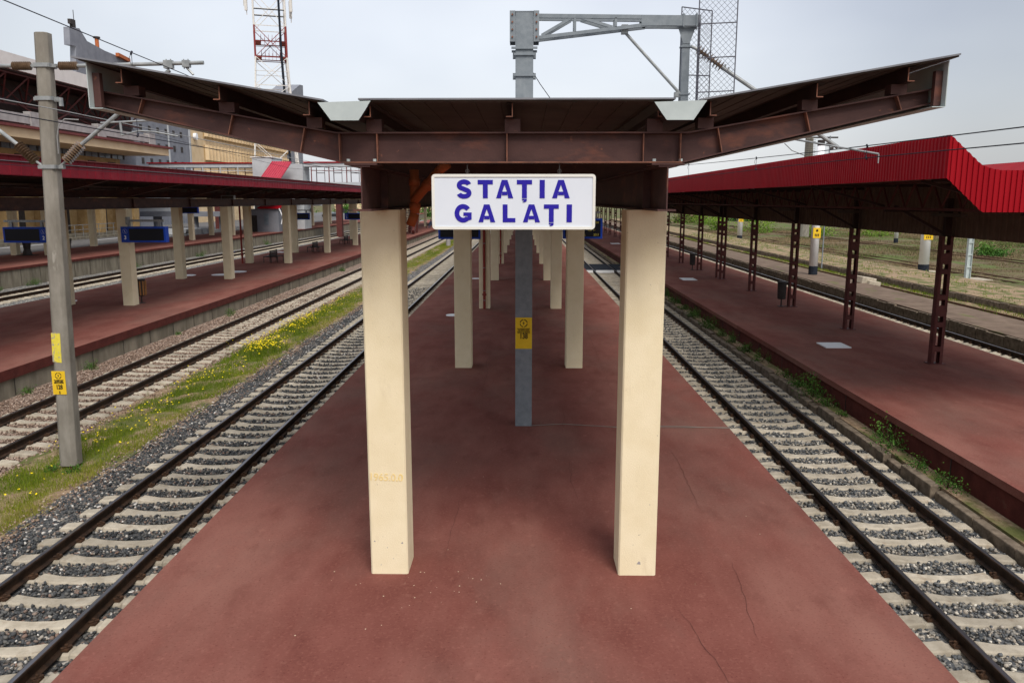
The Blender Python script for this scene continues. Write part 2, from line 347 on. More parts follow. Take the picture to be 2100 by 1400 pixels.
# warning plate: built in local xz at y=0 facing -y
def warning_plate(parent, cx, cz, wd, ht, y, nums, base='yellow', small=True):
    mb = MB(); mb.box(cx-wd/2, cx+wd/2, y-.004, y, cz-ht/2, cz+ht/2)
    pl = part(mb, 'warning_plate', base, parent)
    r = wd*.24; zc = cz+ht/2-r*1.45; e = MB()
    for q in range(4):
        t0 = math.radians(q*90+8); t1 = math.radians(q*90+82)
        for i in range(5):
            u0 = t0+(t1-t0)*i/5; u1 = t0+(t1-t0)*(i+1)/5
            e.prism([(cx+math.cos(u)*rr, zc+math.sin(u)*rr) for u, rr in ((u0, r*.78), (u1, r*.78), (u1, r), (u0, r))], 'y', y-.007, y-.0045)
    e.prism([(cx+.1*r, zc+.5*r), (cx-.32*r, zc-.05*r), (cx-.02*r, zc-.02*r), (cx-.12*r, zc-.5*r), (cx+.3*r, zc+.1*r), (cx+.02*r, zc+.08*r)], 'y', y-.007, y-.0045)
    part(e, 'emblem', 'black', pl)
    if small:
        for i, t in enumerate(['NU ATINGETI STALPII', 'NICI FIRELE CHIAR', 'CAZUTE LA PAMANT', 'PERICOL DE MOARTE']):
            put_text('lettering', t, ht*.052, (cx, y-.006, zc-r*1.4-i*ht*.042), (pi/2, 0, 0), 'black', pl, off=.0006, sx=.8)
        for i, (t, sz, dz) in enumerate(nums):
            put_text('number', t, ht*sz, (cx, y-.006, cz+ht*dz), (pi/2, 0, 0), 'black', pl, off=.004, sx=.72)
    return pl

# ------------------------------------------------------------------ ground and platforms (setting)
g = MB(); g.box(-1500, 1500, -300, 3000, -1.4, -1.0); tag(g.build('ground', 'field'), kind='structure')
def slab(name, x0, x1, y0, y1, z, cap, side, m_top='plat', ov=.06, joints=True, zb=-1.0):
    mb = MB(); mb.cur = 0; mb.box(x0, x1, y0, y1, z-cap, z)
    mb.cur = 1; mb.box(x0+ov, x1-ov, y0+ov, y1-ov, zb, z-cap-.002)
    tag(mb.build(name, [m_top, side]), kind='structure')
slab('platform_middle', -4.42, 4.10, -12, 220, 0, .28, 'conc_wall')
slab('platform_left', -22.0, -13.75, -12, 220, 0, .27, 'conc_wall')
slab('platform_far_left', -38.5, -31.0, -12, 260, .45, .16, 'conc_wall')
slab('platform_right', 7.75, 13.85, -12, 220, 0, .14, 'plat_side', ov=.03)
slab('platform_old', 17.3, 19.9, -12, 220, -.27, .10, 'stone', m_top='oldpave', ov=.02)
slab('platform_grassy', 23.6, 28.4, -12, 220, -.45, .12, 'stone', m_top='soil', ov=.02)
slab('forecourt', -70, -38.5, -12, 320, .40, .2, 'conc_wall', m_top='plat_grey')
# vertical joints in the concrete walls of the left platforms, dark painted edge bands
def wall_joints(x, z0, z1, step, name):
    mb = MB()
    y = 3.
    while y < 140: mb.box(x-.002, x+.012, y, y+.012, z0, z1); y += step
    tag(mb.build(name, 'dark'), kind='structure')
wall_joints(-31.055, -1.0, .28, 2.0, 'platform_wall_joints'); wall_joints(-13.805, -1.0, -.28, 2.0, 'platform_wall_joints')
mb = MB(); mb.box(-13.76, -13.742, -12, 220, -.27, .0); mb.box(-31.01, -30.992, -12, 220, .29, .448); tag(mb.build('platform_edge_band', 'plat_side'), kind='structure')
mb = MB()
y = 2.
while y < 120:
    mb.box(7.765, 7.772, y, y+.02, -.8, -.14); y += 2.4
tag(mb.build('platform_wall_joints', 'dark'), kind='structure')

# cracks with worn edges and paint specks on the middle platform
def wiggle(x0, y0, x1, y1, n, amp, wd, z, mb, r2):
    pts = []; off = 0
    for i in range(n+1):
        off = off*.75+r2.uniform(-amp, amp); f = i/n; pts.append((x0+(x1-x0)*f+off, y0+(y1-y0)*f))
    for i in range(n):
        (a, b), (c, d) = pts[i], pts[i+1]; q0 = wd*(.3+.7*math.sin(pi*i/n))*r2.uniform(.6, 1.2); q1 = wd*(.3+.7*math.sin(pi*(i+1)/n))
        mb.quad((a-q0, b, z), (a+q0, b, z), (c+q1, d, z), (c-q1, d, z))
r2 = random.Random(5); mb = MB(); m2 = MB()
for (x0, y0, x1, y1) in ((1.95, 6.6, 1.72, 8.2), (2.45, 7.6, 2.6, 9.4), (2.6, 11.2, 2.72, 14.), (.82, 11.5, .80, 13.5), (.8, 15, .86, 17.), (-1.0, 9.5, -.95, 11.5), (-2.9, 12, -2.7, 19), (2.1, 18, 2.3, 33), (.55, 22, .6, 40), (-.9, 16.5, -1.1, 30)):
    wiggle(x0, y0, x1, y1, max(12, int(abs(y1-y0)*7)), .022, .0030, .0045, mb, r2)
tag(mb.build('platform_cracks', 'crack'), kind='structure')
for q in range(46):
    r_ = r2.uniform(.003, .010); x = r2.gauss(-1.2, .55) if q < 30 else r2.uniform(-4, 4); y = r2.gauss(8.75, .4) if q < 30 else r2.uniform(7, 14)
    m2.add([(x+r_*math.cos(a), y+r_*1.2*math.sin(a), .0065) for a in (0, 1.2, 2.5, 3.6, 4.9)], [(0, 1, 2, 3, 4)])
o = m2.build('paint_chips', 'gritm'); tag(o, 'tiny cream paint chips scattered around the foot of the front column', 'paint chips', kind='stuff')

# ballast beds
def bed(name, x0, x1, z, material, y0=-10, y1=220, amp=.02, seed=1, nx=None):
    nx = nx or max(3, int((x1-x0)/.3)); ys = np.concatenate([np.arange(y0, 60, .5), np.arange(60, y1+1, 5)])
    r2 = np.random.default_rng(seed); xs = np.linspace(x0, x1, nx+1)
    V = [(x, y_, z+r2.uniform(-amp, amp)) for y_ in ys for x in xs]; n1 = nx+1
    Fc = [(j*n1+i, j*n1+i+1, (j+1)*n1+i+1, (j+1)*n1+i) for j in range(len(ys)-1) for i in range(nx)]
    me = bpy.data.meshes.new(name); me.from_pydata(V, [], Fc); me.materials.append(M[material])
    me.polygons.foreach_set('use_smooth', [True]*len(Fc)); o = bpy.data.objects.new(name, me); COL.objects.link(o)
    return tag(o, kind='structure')
XA, XB, XC, XR, XR2, XD = -6.15, -11.45, -27.95, 5.93, 15.75, 21.5
bed('ballast_bed_dark', -8.25, -4.36, -.775, 'bdark', seed=1)
bed('ballast_bed_right', 4.04, 7.79, -.775, 'bmid', seed=2)
bed('ballast_bed_pink', -13.82, -9.9, -.782, 'bpink', seed=3)
bed('grass_strip', -10.15, -8.05, -.765, 'soil', amp=.035, seed=4)
bed('ballast_bed_far', -31.1, -21.9, -.79, 'bmid', seed=5)
bed('gravel_far_right', 13.9, 17.4, -.79, 'bmid', seed=6)
bed('old_track_bed', 19.8, 23.7, -.86, 'soil', amp=.05, seed=7)
bed('field', 28.3, 400, -.74, 'field', amp=.10, seed=8, nx=130)

# ------------------------------------------------------------------ stones, grass (stuff)
ICO = []
ph = (1+5**.5)/2
for a, b in ((1, ph), (-1, ph), (1, -ph), (-1, -ph)): ICO += [(0, a, b), (a, b, 0), (b, 0, a)]
ICO = np.array(ICO)/math.hypot(1, ph)
def hull_faces(P):
    fs = []
    n = len(P)
    for i in range(n):
        for j in range(i+1, n):
            for k in range(j+1, n):
                nn = np.cross(P[j]-P[i], P[k]-P[i]); d = (P-P[i])@nn
                if (d < 1e-6).all(): fs.append((i, j, k))
                elif (d > -1e-6).all(): fs.append((i, k, j))
    return np.array(fs)
IF = hull_faces(ICO)
def stones(name, pos, sizes, material, rnd=None):
    n = len(pos)
    base = ICO[None]*rng.uniform(.62, 1.25, (n, 12, 1))
    sc = rng.uniform(.6, 1.15, (n, 1, 3)); sc[:, :, 2] *= .8
    base = base*sc*sizes[:, None, None]
    a = rng.uniform(0, 2*pi, n); c, s_ = np.cos(a), np.sin(a)
    x = base[:, :, 0]*c[:, None]-base[:, :, 1]*s_[:, None]; y = base[:, :, 0]*s_[:, None]+base[:, :, 1]*c[:, None]
    V = np.stack([x, y, base[:, :, 2]], -1)+pos[:, None, :]
    Fc = (IF[None]+(np.arange(n)*12)[:, None, None]).reshape(-1, 3)
    r_ = rng.uniform(0, 1, n) if rnd is None else rnd
    return raw_mesh(name, V.reshape(-1, 3), Fc, material, np.repeat(r_, len(IF)))
def scatter(x0, x1, y0, y1, dens):
    n = int((x1-x0)*(y1-y0)*dens); return np.stack([rng.uniform(x0, x1, n), rng.uniform(y0, y1, n)], -1)
def track_stones(name, xc, x0, x1, material, zones, label, ph_):
    P = []; Z = []
    for y0, y1, dens, sz in zones:
        p = scatter(x0, x1, y0, y1, dens); dy = np.abs(((p[:, 1]-ph_+.3) % .6)-.3); dx = np.abs(p[:, 0]-xc)
        ok = ~((dy < .135) & (dx < 1.33)) & ~(np.abs(dx-.7525) < .10); p = p[ok]; dx = dx[ok]
        z = -.762+rng.uniform(-.025, .028, len(p))+np.where(dx < .6, .015, 0)-np.where(dx > 1.4, .012, 0)
        P.append(np.column_stack([p, z])); Z.append(rng.uniform(.6, 1.25, len(p))*sz)
    tag(stones(name, np.concatenate(P), np.concatenate(Z), material), label, 'gravel', kind='stuff')
track_stones('ballast_stones', XA, -8.2, -4.45, 'stdark', [(6, 17, 620, .030), (17, 30, 300, .034), (30, 48, 110, .042)], 'dark grey crushed stone ballast between and beside the rails left of the middle platform', .10)
track_stones('ballast_stones', XR, 4.15, 7.2, 'stmid', [(6, 17, 560, .030), (17, 30, 280, .034), (30, 48, 100, .042)], 'grey and beige crushed stone ballast between the rails right of the middle platform', .32)
track_stones('ballast_stones', XB, -13.7, -9.9, 'stpink', [(13, 30, 330, .027), (30, 48, 110, .036)], 'pinkish crushed stone ballast of the second track from the left platform wall', .25)
# sandy pebbles along the grass margin
p = scatter(-8.45, -7.9, 7, 40, 260); z = -.755+rng.uniform(-.02, .01, len(p))
tag(stones('pebbles', np.column_stack([p, z]), rng.uniform(.012, .03, len(p)), 'stpink'), 'small beige pebbles along the right margin of the grass strip', 'pebbles', kind='stuff')

def blades(name, pos, hgt, wid, material, rnd, lean=.5):
    n = len(pos); a = rng.uniform(0, 2*pi, n); l = rng.uniform(0, lean, n)*hgt; la = rng.uniform(0, 2*pi, n)
    dx, dy = np.cos(a)*wid/2, np.sin(a)*wid/2
    V = np.zeros((n, 3, 3)); V[:, 0] = pos; V[:, 1] = pos; V[:, 2] = pos
    V[:, 0, 0] -= dx; V[:, 0, 1] -= dy; V[:, 1, 0] += dx; V[:, 1, 1] += dy
    V[:, 2, 0] += np.cos(la)*l; V[:, 2, 1] += np.sin(la)*l; V[:, 2, 2] += hgt
    return raw_mesh(name, V.reshape(-1, 3), np.arange(3*n).reshape(-1, 3), material, rnd)
def vnoise(p, s, seed):
    r2 = np.random.default_rng(seed); gx = r2.uniform(0, 1, (64, 64)); q = p*s; i = np.floor(q).astype(int); f = q-i; f = f*f*(3-2*f)
    def G(a, b): return gx[(i[:, 0]+a) % 64, (i[:, 1]+b) % 64]
    return (G(0, 0)*(1-f[:, 0])+G(1, 0)*f[:, 0])*(1-f[:, 1])+(G(0, 1)*(1-f[:, 0])+G(1, 1)*f[:, 0])*f[:, 1]
P = []; Hh_ = []; Wd = []
for y0, y1, dens, wd in ((6, 14, 3200, .008), (14, 24, 1900, .012), (24, 45, 700, .02), (45, 110, 160, .04)):
    p = scatter(-10.15, -8.0, y0, y1, dens)
    nn = .5*vnoise(p, 1.1, 3)+.3*vnoise(p, 3.3, 4)+.2*vnoise(p, .35, 9)
    edge = np.minimum((p[:, 0]+10.15)/.5, (-8.0-p[:, 0])/.55)
    ok = (nn*np.clip(edge, 0, 1)+rng.uniform(-.1, .1, len(p)) > .245); p = p[ok]; nn = nn[ok]
    P.append(p); Hh_.append(rng.uniform(.03, .09, len(p))*(.6+1.2*nn)); Wd.append(np.full(len(p), wd))
P = np.concatenate(P); Hh_ = np.concatenate(Hh_); Wd = np.concatenate(Wd)
g1 = vnoise(P, .8, 5); rn = np.clip(.15+.55*g1+rng.uniform(-.2, .28, len(P))+np.clip((P[:, 0]+8.7)*.5, 0, .5), 0, 1)
tag(blades('grass', np.column_stack([P, np.full(len(P), -.78)]), Hh_, Wd, 'grass', rn), 'low bright green grass on the strip between the two left tracks', 'grass', kind='stuff')
# wild flowers: dense clumps and loose ones
FP = []
def clump(cx, cy, rx, ry, n, hz): 
    q = rng.normal(0, 1, (n, 2))*np.array([rx, ry])+np.array([cx, cy]); FP.append(np.column_stack([q, hz+rng.uniform(-.1, .06, n)]))
clump(-9.15, 27.4, .36, .8, 330, -.42); clump(-9.3, 32.6, .33, 1.8, 340, -.42); clump(-9.2, 39, .35, 2.5, 90, -.45)
clump(-9.3, 22.3, .25, .7, 60, -.5); clump(-9.2, 19, .4, .8, 40, -.56); clump(-9.3, 17.5, .5, .7, 40, -.58); clump(-9.5, 16.6, .35, .5, 30, -.6)
clump(-9.9, 11.2, .15, .35, 14, -.6); clump(-9.2, 25, .5, 5, 45, -.6); clump(-9.1, 15.5, .5, 3, 30, -.66)
FP = np.concatenate(FP); n = len(FP); r_ = rng.uniform(.014, .025, n)*(1+(FP[:, 1] > 24)*.3)
k6 = 6; V = np.zeros((n, k6, 3))
for k in range(k6):
    V[:, k, 0] = FP[:, 0]+np.cos(2*pi*k/k6)*r_; V[:, k, 1] = FP[:, 1]+np.sin(2*pi*k/k6)*r_; V[:, k, 2] = FP[:, 2]+rng.uniform(-.012, .012, n)
tag(raw_mesh('wildflowers', V.reshape(-1, 3), np.arange(n*k6).reshape(-1, k6), 'petal', rng.uniform(0, 1, n), nper=k6), 'small yellow wildflowers in clumps on the grass strip between the left tracks', 'flowers', kind='stuff')
st = FP.copy(); hh = st[:, 2]+.79; st[:, 2] = -.79
st2 = np.repeat(st, 5, 0); st2[:, :2] += rng.normal(0, .03, (len(st2), 2)); hh2 = np.repeat(hh, 5)*rng.uniform(.5, 1.0, len(st2))
tag(blades('flower_stems', st2, hh2, .012, 'grass', rng.uniform(0, .5, len(st2)), .25), 'green stems under the yellow wildflowers on the grass strip', 'stems', kind='stuff')
# dry field grass to the right, grass on the sunken old track
Q = []; HQ = []; WQ = []
for x0, x1, y0, y1, dens, hg, wd in ((28.4, 60, 30, 75, 90, .26, .035), (28.4, 75, 75, 150, 30, .34, .07), (60, 140, 60, 220, 4, .5, .14)):
    p = scatter(x0, x1, y0, y1, dens); nn = .6*vnoise(p, .25, 21)+.4*vnoise(p, .9, 22); ok = nn > .36; p = p[ok]; nn = nn[ok]
    Q.append(p); HQ.append(hg*rng.uniform(.4, 1.1, len(p))*nn*1.5); WQ.append(np.full(len(p), wd))
Q = np.concatenate(Q); HQ = np.concatenate(HQ); WQ = np.concatenate(WQ)
rq = np.clip(.62*vnoise(Q, .12, 25)+rng.uniform(0, .55, len(Q)), 0, 1)
tag(blades('dry_grass', np.column_stack([Q, np.full(len(Q), -.80)]), HQ, WQ, 'drygrass', rq, .8), 'dry straw coloured grass over the field behind the right platform', 'grass', kind='stuff')
P = []; Hx = []
for x0, x1, dens in ((19.9, 23.6, 170), (23.7, 28.4, 22), (14.3, 17.2, 3)):
    p = scatter(x0, x1, 24, 120, dens*.6); nn = vnoise(p*np.array([1, .35]), .9, 31); ok = nn > .42; P.append(p[ok]); Hx.append(rng.uniform(.06, .22, ok.sum()))
P = np.concatenate(P); Hx = np.concatenate(Hx)
tag(blades('grass', np.column_stack([P, np.where(P[:, 0] > 23.6, -.46, -.88)]), Hx, .035, 'grass', np.clip(rng.uniform(0, .75, len(P)), 0, 1), .6), 'green grass over the sunken old track behind the right platform', 'grass', kind='stuff')

# ------------------------------------------------------------------ railway tracks
def rail_mb(x, y0, y1, zt):
    mb = MB(); h = .17; zb = zt-h
    pr = [(-.07, zb), (.07, zb), (.07, zb+.012), (.012, zb+.03), (.012, zt-.045), (.036, zt-.035), (.036, zt-.006), (.028, zt)]
    pr = pr+[(-a, b) for a, b in pr[::-1]][0:0]
    full = [(-.07, zb), (.07, zb), (.07, zb+.012), (.012, zb+.03), (.012, zt-.045), (.036, zt-.035), (.036, zt-.006), (.026, zt), (-.026, zt), (-.036, zt-.006), (-.036, zt-.035), (-.012, zt-.045), (-.012, zb+.03), (-.07, zb+.012)]
    n = len(full)
    mb.add([(x+a, t, b) for t in (y0, y1) for a, b in full], [(k, (k+1) % n, n+(k+1) % n, n+k) for k in range(n) if k != 7]+[tuple(range(n))[::-1], tuple(range(n, 2*n))])
    mb.cur = 1; mb.add([(x+full[7][0], y0, zt), (x+full[8][0], y0, zt), (x+full[8][0], y1, zt), (x+full[7][0], y1, zt)], [(0, 3, 2, 1)])
    return mb
def sleeper_mb(oy=0, xc=0, zs=-.72, mb=None):
    mb = mb or MB()
    prof = [(-1.30, -.035, .10), (-1.26, .0, .115), (-.95, .022, .12), (-.915, 0, .10), (-.60, 0, .10), (-.56, .022, .12), (-.30, -.012, .105), (0, -.022, .10)]
    prof = prof+[(-a, b, c) for a, b, c in prof[-2::-1]]
    vs = []; fs = []
    for x, dz, hw in prof:
        vs += [(xc+x, oy-hw-.045, zs-.16), (xc+x, oy-hw, zs+dz-.018), (xc+x, oy-hw+.02, zs+dz), (xc+x, oy+hw-.02, zs+dz), (xc+x, oy+hw, zs+dz-.018), (xc+x, oy+hw+.045, zs-.16)]
    for i in range(len(prof)-1):
        for k in range(5): fs.append((i*6+k, i*6+k+1, (i+1)*6+k+1, (i+1)*6+k))
    e = (len(prof)-1)*6; fs += [(0, 1, 2, 3, 4, 5), (e+5, e+4, e+3, e+2, e+1, e)]
    return mb.add(vs, fs)
def track(name, label, xc, zt, phase, y0, ystart, nparts, yend, old=False, group=None):
    t = thing(name, label, 'railway track', (xc, 0, 0), group)
    for s_ in (-1, 1):
        part(rail_mb(s_*.7525, y0, yend, zt), 'rail', ['railrust', 'railrust'] if old else ['rail', 'railtop'], t)
    s0 = sleeper_mb(zs=zt-.17).build('sleeper', 'sleeper'); s0.parent = t
    c0 = []
    for s_ in (-1, 1):
        cl = MB(); cl.box(s_*.7525-.13, s_*.7525+.13, -.07, .07, zt-.174, zt-.1705)
        for q in (-1, 1):
            xx = s_*.7525+q*.092
            cl.box(xx-.04, xx+.04, -.055, .055, zt-.1715, zt-.140); cl.tube((xx-.045, -.045, zt-.128), (xx+.045, .035, zt-.128), .015, 6); cl.tube((xx-.045, .05, zt-.128), (xx+.045, .03, zt-.128), .012, 6); cl.tube((xx, 0, zt-.15), (xx, 0, zt-.095), .02, 6)
        c = cl.build('rail_fastening', 'clip'); c.parent = s0; c0.append(c)
    k0 = math.ceil((ystart-phase)/.6); first = True
    for k in range(nparts):
        yy = phase+(k0+k)*.6
        if first: s = s0; first = False
        else:
            s = s0.copy(); COL.objects.link(s); s.parent = t
            if k < 60:
                for c1 in c0: c = c1.copy(); COL.objects.link(c); c.parent = s
        s.location = (rng.uniform(-.012, .012), yy+rng.uniform(-.012, .012), rng.uniform(-.004, .004)); s.rotation_euler.z = rng.uniform(-.008, .008)
    mb = MB(); k = k0+nparts
    while phase+k*.6 < min(yend, 150): sleeper_mb(phase+k*.6, 0, zt-.17, mb); k += 1
    r = part(mb, 'sleepers_beyond', 'sleeper', t); r['kind'] = 'stuff'
    return t
G = 'railway tracks between the platforms'
track('railway_track', 'track with dark ballast and shiny rails just left of the middle platform', XA, -.55, .10, -10, 6.2, 100, 215)
track('railway_track', 'track with white concrete sleepers just right of the middle platform', XR, -.55, .32, -10, 6.2, 100, 215)
track('railway_track', 'brown railed track on pinkish gravel beside the concrete wall of the left platform', XB, -.55, .25, -10, 14, 100, 215)
track('railway_track', 'rusty track under the wall of the farthest left platform', XC, -.55, .2, -10, 36, 90, 215)
track('railway_track', 'single dark rail track beyond the right red platform beside the old stone edge', XR2, -.55, .3, -10, 20, 100, 215)
t = thing('railway_track', 'overgrown rusty track sunk in green grass beyond the old paved strip', 'railway track', (XD, 0, 0))
for s_ in (-1, 1): part(rail_mb(s_*.72, -10, 215, -.70), 'rail', ['railrust', 'railrust'], t)
for xx, zt_, lb in ((31.9, -.62, 'rusty rail track crossing the dry grass behind the white poles'), (42.0, -.60, 'half buried rusty track far out in the field on the right')):
    t = thing('railway_track', lb, 'railway track', (xx, 0, 0))
    for s_ in (-1, 1): part(rail_mb(s_*.75, 20, 215, zt_), 'rail', ['railrust', 'railrust'], t)

# rough kerb on the right track side
t = thing('stone_kerb', 'crumbling concrete kerb between the right track and the red platform wall', 'kerb', (0, 0, 0))
mb = MB(); y = 6.
while y < 90:
    L_ = random.uniform(.5, 1.5)
    dx = random.uniform(-.035, .035); dz = random.uniform(-.09, .015)
    mb.prism([(7.26+dx, y), (7.44+dx, y+random.uniform(0, .05)), (7.44+dx, y+L_-.02), (7.27+dx+random.uniform(-.03, .03), y+L_-random.uniform(.01, .1))], 'z', -.95, -.54+dz)
    y += L_
part(mb, 'kerb_blocks', 'stone', t, bevel=.02)
mb = MB(); mb.box(7.44, 7.76, 5, 120, -.95, -.56); tag(mb.build('soil_strip', 'soil'), kind='structure')

# rough face blocks of the old platform edges
for x0, zt_, lb in ((17.27, -.28, 'rough stone block edge of the old low platform beyond the right track'), (23.56, -.46, 'dark stone edge beside the sunken green track')):
    mb = MB(); y = 22.
    while y < 110:
        L_ = random.uniform(.5, 1.2); q = random.uniform(0, .06); mb.box(x0-.05-q, x0+.02, y, y+L_-.04, -.95, zt_-random.uniform(.0, .06)); y += L_
    o = mb.build('stone_edge', 'stone', bevel=.02); tag(o, lb, 'stone edge')

# ------------------------------------------------------------------ I-beams and canopies
def ibeam_y(mb, x, y0, y1, z0, z1, fw=.19, ft=.018, wt=.014):
    mb.box(x-fw/2, x+fw/2, y0, y1, z0, z0+ft); mb.box(x-fw/2, x+fw/2, y0, y1, z1-ft, z1); mb.box(x-wt/2, x+wt/2, y0+.004, y1, z0+ft, z1-ft)
def cross_beam(yw, stiff=True):
    """gull-wing I-beam across the canopy, local x centred, web at yw"""
    mb = MB(); K = 1.66; E_ = 4.02
    bot = [(-E_, 5.36), (-K, 4.81), (K, 4.81), (E_, 5.36)]
    top = [(-E_, 5.505), (-K-.05, 5.105), (K+.05, 5.105), (E_, 5.505)]
    def zb(x): x = abs(x); return 4.81 if x < K else 4.81+(x-K)/(E_-K)*.55
    def zt(x): x = abs(x); return 5.105 if x < K+.05 else 5.105+(x-K-.05)/(E_-K-.05)*.40
    for line, th in ((bot, 1), (top, -1)):
        for (xa, za), (xb, zb_) in zip(line[:-1], line[1:]):
            mb.prism([(xa, za), (xb, zb_), (xb, zb_+.014*th), (xa, za+.014*th)], 'y', yw-.075, yw+.075)
    pts = bot+top[::-1]
    for i in range(3):
        mb.prism([(bot[i][0], bot[i][1]+.014), (bot[i+1][0], bot[i+1][1]+.014), (top[i+1][0], top[i+1][1]-.014), (top[i][0], top[i][1]-.014)], 'y', yw-.005, yw+.005)
    st = []
    if stiff:
        for xs in (-3.62, -2.75, -2.05, -1.69, -1.32, -.05, 1.28, 1.64, 2.02, 2.86, 3.72):
            dx = 0 if abs(xs) < 1.8 else -math.copysign(.05, xs)
            q = MB(); q.prism([(xs-.005-dx*.5, zb(xs)+.015), (xs+.005-dx*.5, zb(xs)+.015), (xs+.005+dx*.5, zt(xs)-.016), (xs-.005+dx*.5, zt(xs)-.016)], 'y', yw-.072, yw-.006); st.append(q)
    return mb, st, zt
def canopy(name, label, cx, y0, y1, ybeams, dz, fascia, bx=(-1.59, 1.41)):
    t = thing(name, label, 'platform canopy', (cx, 0, dz))
    def rz(x): x = abs(x); return 5.365 if x < 1.75 else 5.365+(x-1.82)*.168
    # roof: ceiling sheet (ribbed), thin metal top
    for a, b in ((-4.06, -1.81), (-1.40, 1.49), (1.80, 4.13)):
        mb = MB(); mb.prism([(a, rz(a)), (b, rz(b)), (b, rz(b)+.012), (a, rz(a)+.012)], 'y', y0, y1)
        nr = int((b-a)/.24)
        for i in range(nr):
            xx = a+.06+i*.24; mb.prism([(xx, rz(xx)-.006), (xx+.03, rz(xx+.03)-.006), (xx+.03, rz(xx+.03)-.0005), (xx, rz(xx)-.0005)], 'y', y0+.01, y1)
        part(mb, 'ceiling_sheet', 'roofunder' if fascia == 'grey' else 'steel_and_shade', t)  # red-fascia canopy: ceiling colour darkened to carry its deep shade
        mb = MB(); a2 = a-.04 if a > -3 else a-.06; b2 = b+.04 if b < 3 else b
        mb.prism([(a2, rz(a2)+.0125), (b2, rz(b2)+.0125), (b2, rz(b2)+.028), (a2, rz(a2)+.028)], 'y', y0-.03, y1)
        part(mb, 'roof_sheet', 'rooftop', t)
    # purlins (C sections) and stubs
    for i, xp in enumerate((-3.70, -2.78, -1.93, -1.35, .0, 1.38, 1.87, 2.86, 3.70)):
        s_ = -1 if xp <= 0 and i != 3 or i == 5 and False else 1
        if i == 3: s_ = -1
        z1 = rz(xp)-.014; z0 = z1-.115; mb = MB()
        mb.box(xp, xp+.010, y0+.06, y1, z0, z1); mb.box(xp if s_ > 0 else xp-.055, xp+.065 if s_ > 0 else xp+.010, y0+.06, y1, z0-.008, z0-.0005)
        mb.box(xp if s_ > 0 else xp-.055, xp+.065 if s_ > 0 else xp+.010, y0+.062, y1, z1+.0005, z1+.006)
        mb.cur = 1; mb.box(xp+.0005, xp+.0095, y0+.054, y0+.0595, z0-.006, z1+.004); mb.box(xp+.01 if s_ > 0 else xp-.055, xp+.065 if s_ > 0 else xp, y0+.054, y0+.0595, z0-.008, z0+.001)
        part(mb, 'purlin', ['steel_and_shade', 'rust_edge'], t)
    # longitudinal girders
    for x in bx:
        mb = MB(); ibeam_y(mb, x, y0+.20, y1, 4.345, 4.79, fw=.18)
        mb.box(x-.16, x+.16, y0+.19, y0+.55, 4.79, 4.806)
        for yb in ybeams:
            for s_ in (-1, 1): mb.box(x+s_*.008, x+s_*.088, yb+.92, yb+.932, 4.365, 4.77)
        part(mb, 'girder', 'steel', t)
    for j, yb in enumerate(ybeams):
        mb, st, zt = cross_beam(yb)
        if yb < 15 or True:
            for xp in (-3.70, -2.78, -1.93, -1.35, .0, 1.38, 1.87, 2.86, 3.70):
                z0 = zt(xp)+.001; z1 = rz(xp)-.014-.115-.009
                if z1 > z0+.02: mb.box(xp-.07, xp+.08, yb-.07, yb+.07, z0, z1)
        b = part(mb, 'cross_beam', 'steel', t)
        if j == 0 and cx > -5:
            for q in st: part(q, 'stiffener', 'rust_edge', b)
        if j == 0:
            for x in bx:
                for q in (-.13, .13): bo = MB(); bo.tube((x+q, yb-.05, 4.826), (x+q, yb-.05, 4.85), .018, 8); part(bo, 'bolt', 'gutter', b)
            # rusty lower flange edge
            e = MB(); e.box(-1.66, 1.66, yb-.0785, yb-.0755, 4.811, 4.823)
            part(e, 'flange_edge', 'rust_edge', b)
    # gutters
    for xa, xb, xc_, xd in ((-1.82, -1.32, -1.70, -1.44), (1.33, 1.82, 1.45, 1.70)):
        mb = MB(); zt_ = 5.365; zb_ = 5.19; ye = y0-.04
        mb.add([(xa, ye, zt_-.012), (xb, ye, zt_+.003), (xd, ye, zb_), (xc_, ye, zb_)], [(0, 1, 2, 3)])
        gt = part(mb, 'gutter', 'gutter', t); mb = MB(); ye += .002
        mb.add([(xa, ye, zt_-.012), (xc_, ye, zb_), (xc_, y1, zb_), (xa, y1, zt_-.012)], [(0, 1, 2, 3)])
        mb.add([(xc_, ye, zb_), (xd, ye, zb_), (xd, y1, zb_), (xc_, y1, zb_)], [(0, 1, 2, 3)])
        mb.add([(xd, ye, zb_), (xb, ye, zt_), (xb, y1, zt_), (xd, y1, zb_)], [(0, 1, 2, 3)])
        part(mb, 'trough', 'steel_and_shade', gt)  # coloured darker than its end plate to imitate shade under the roof
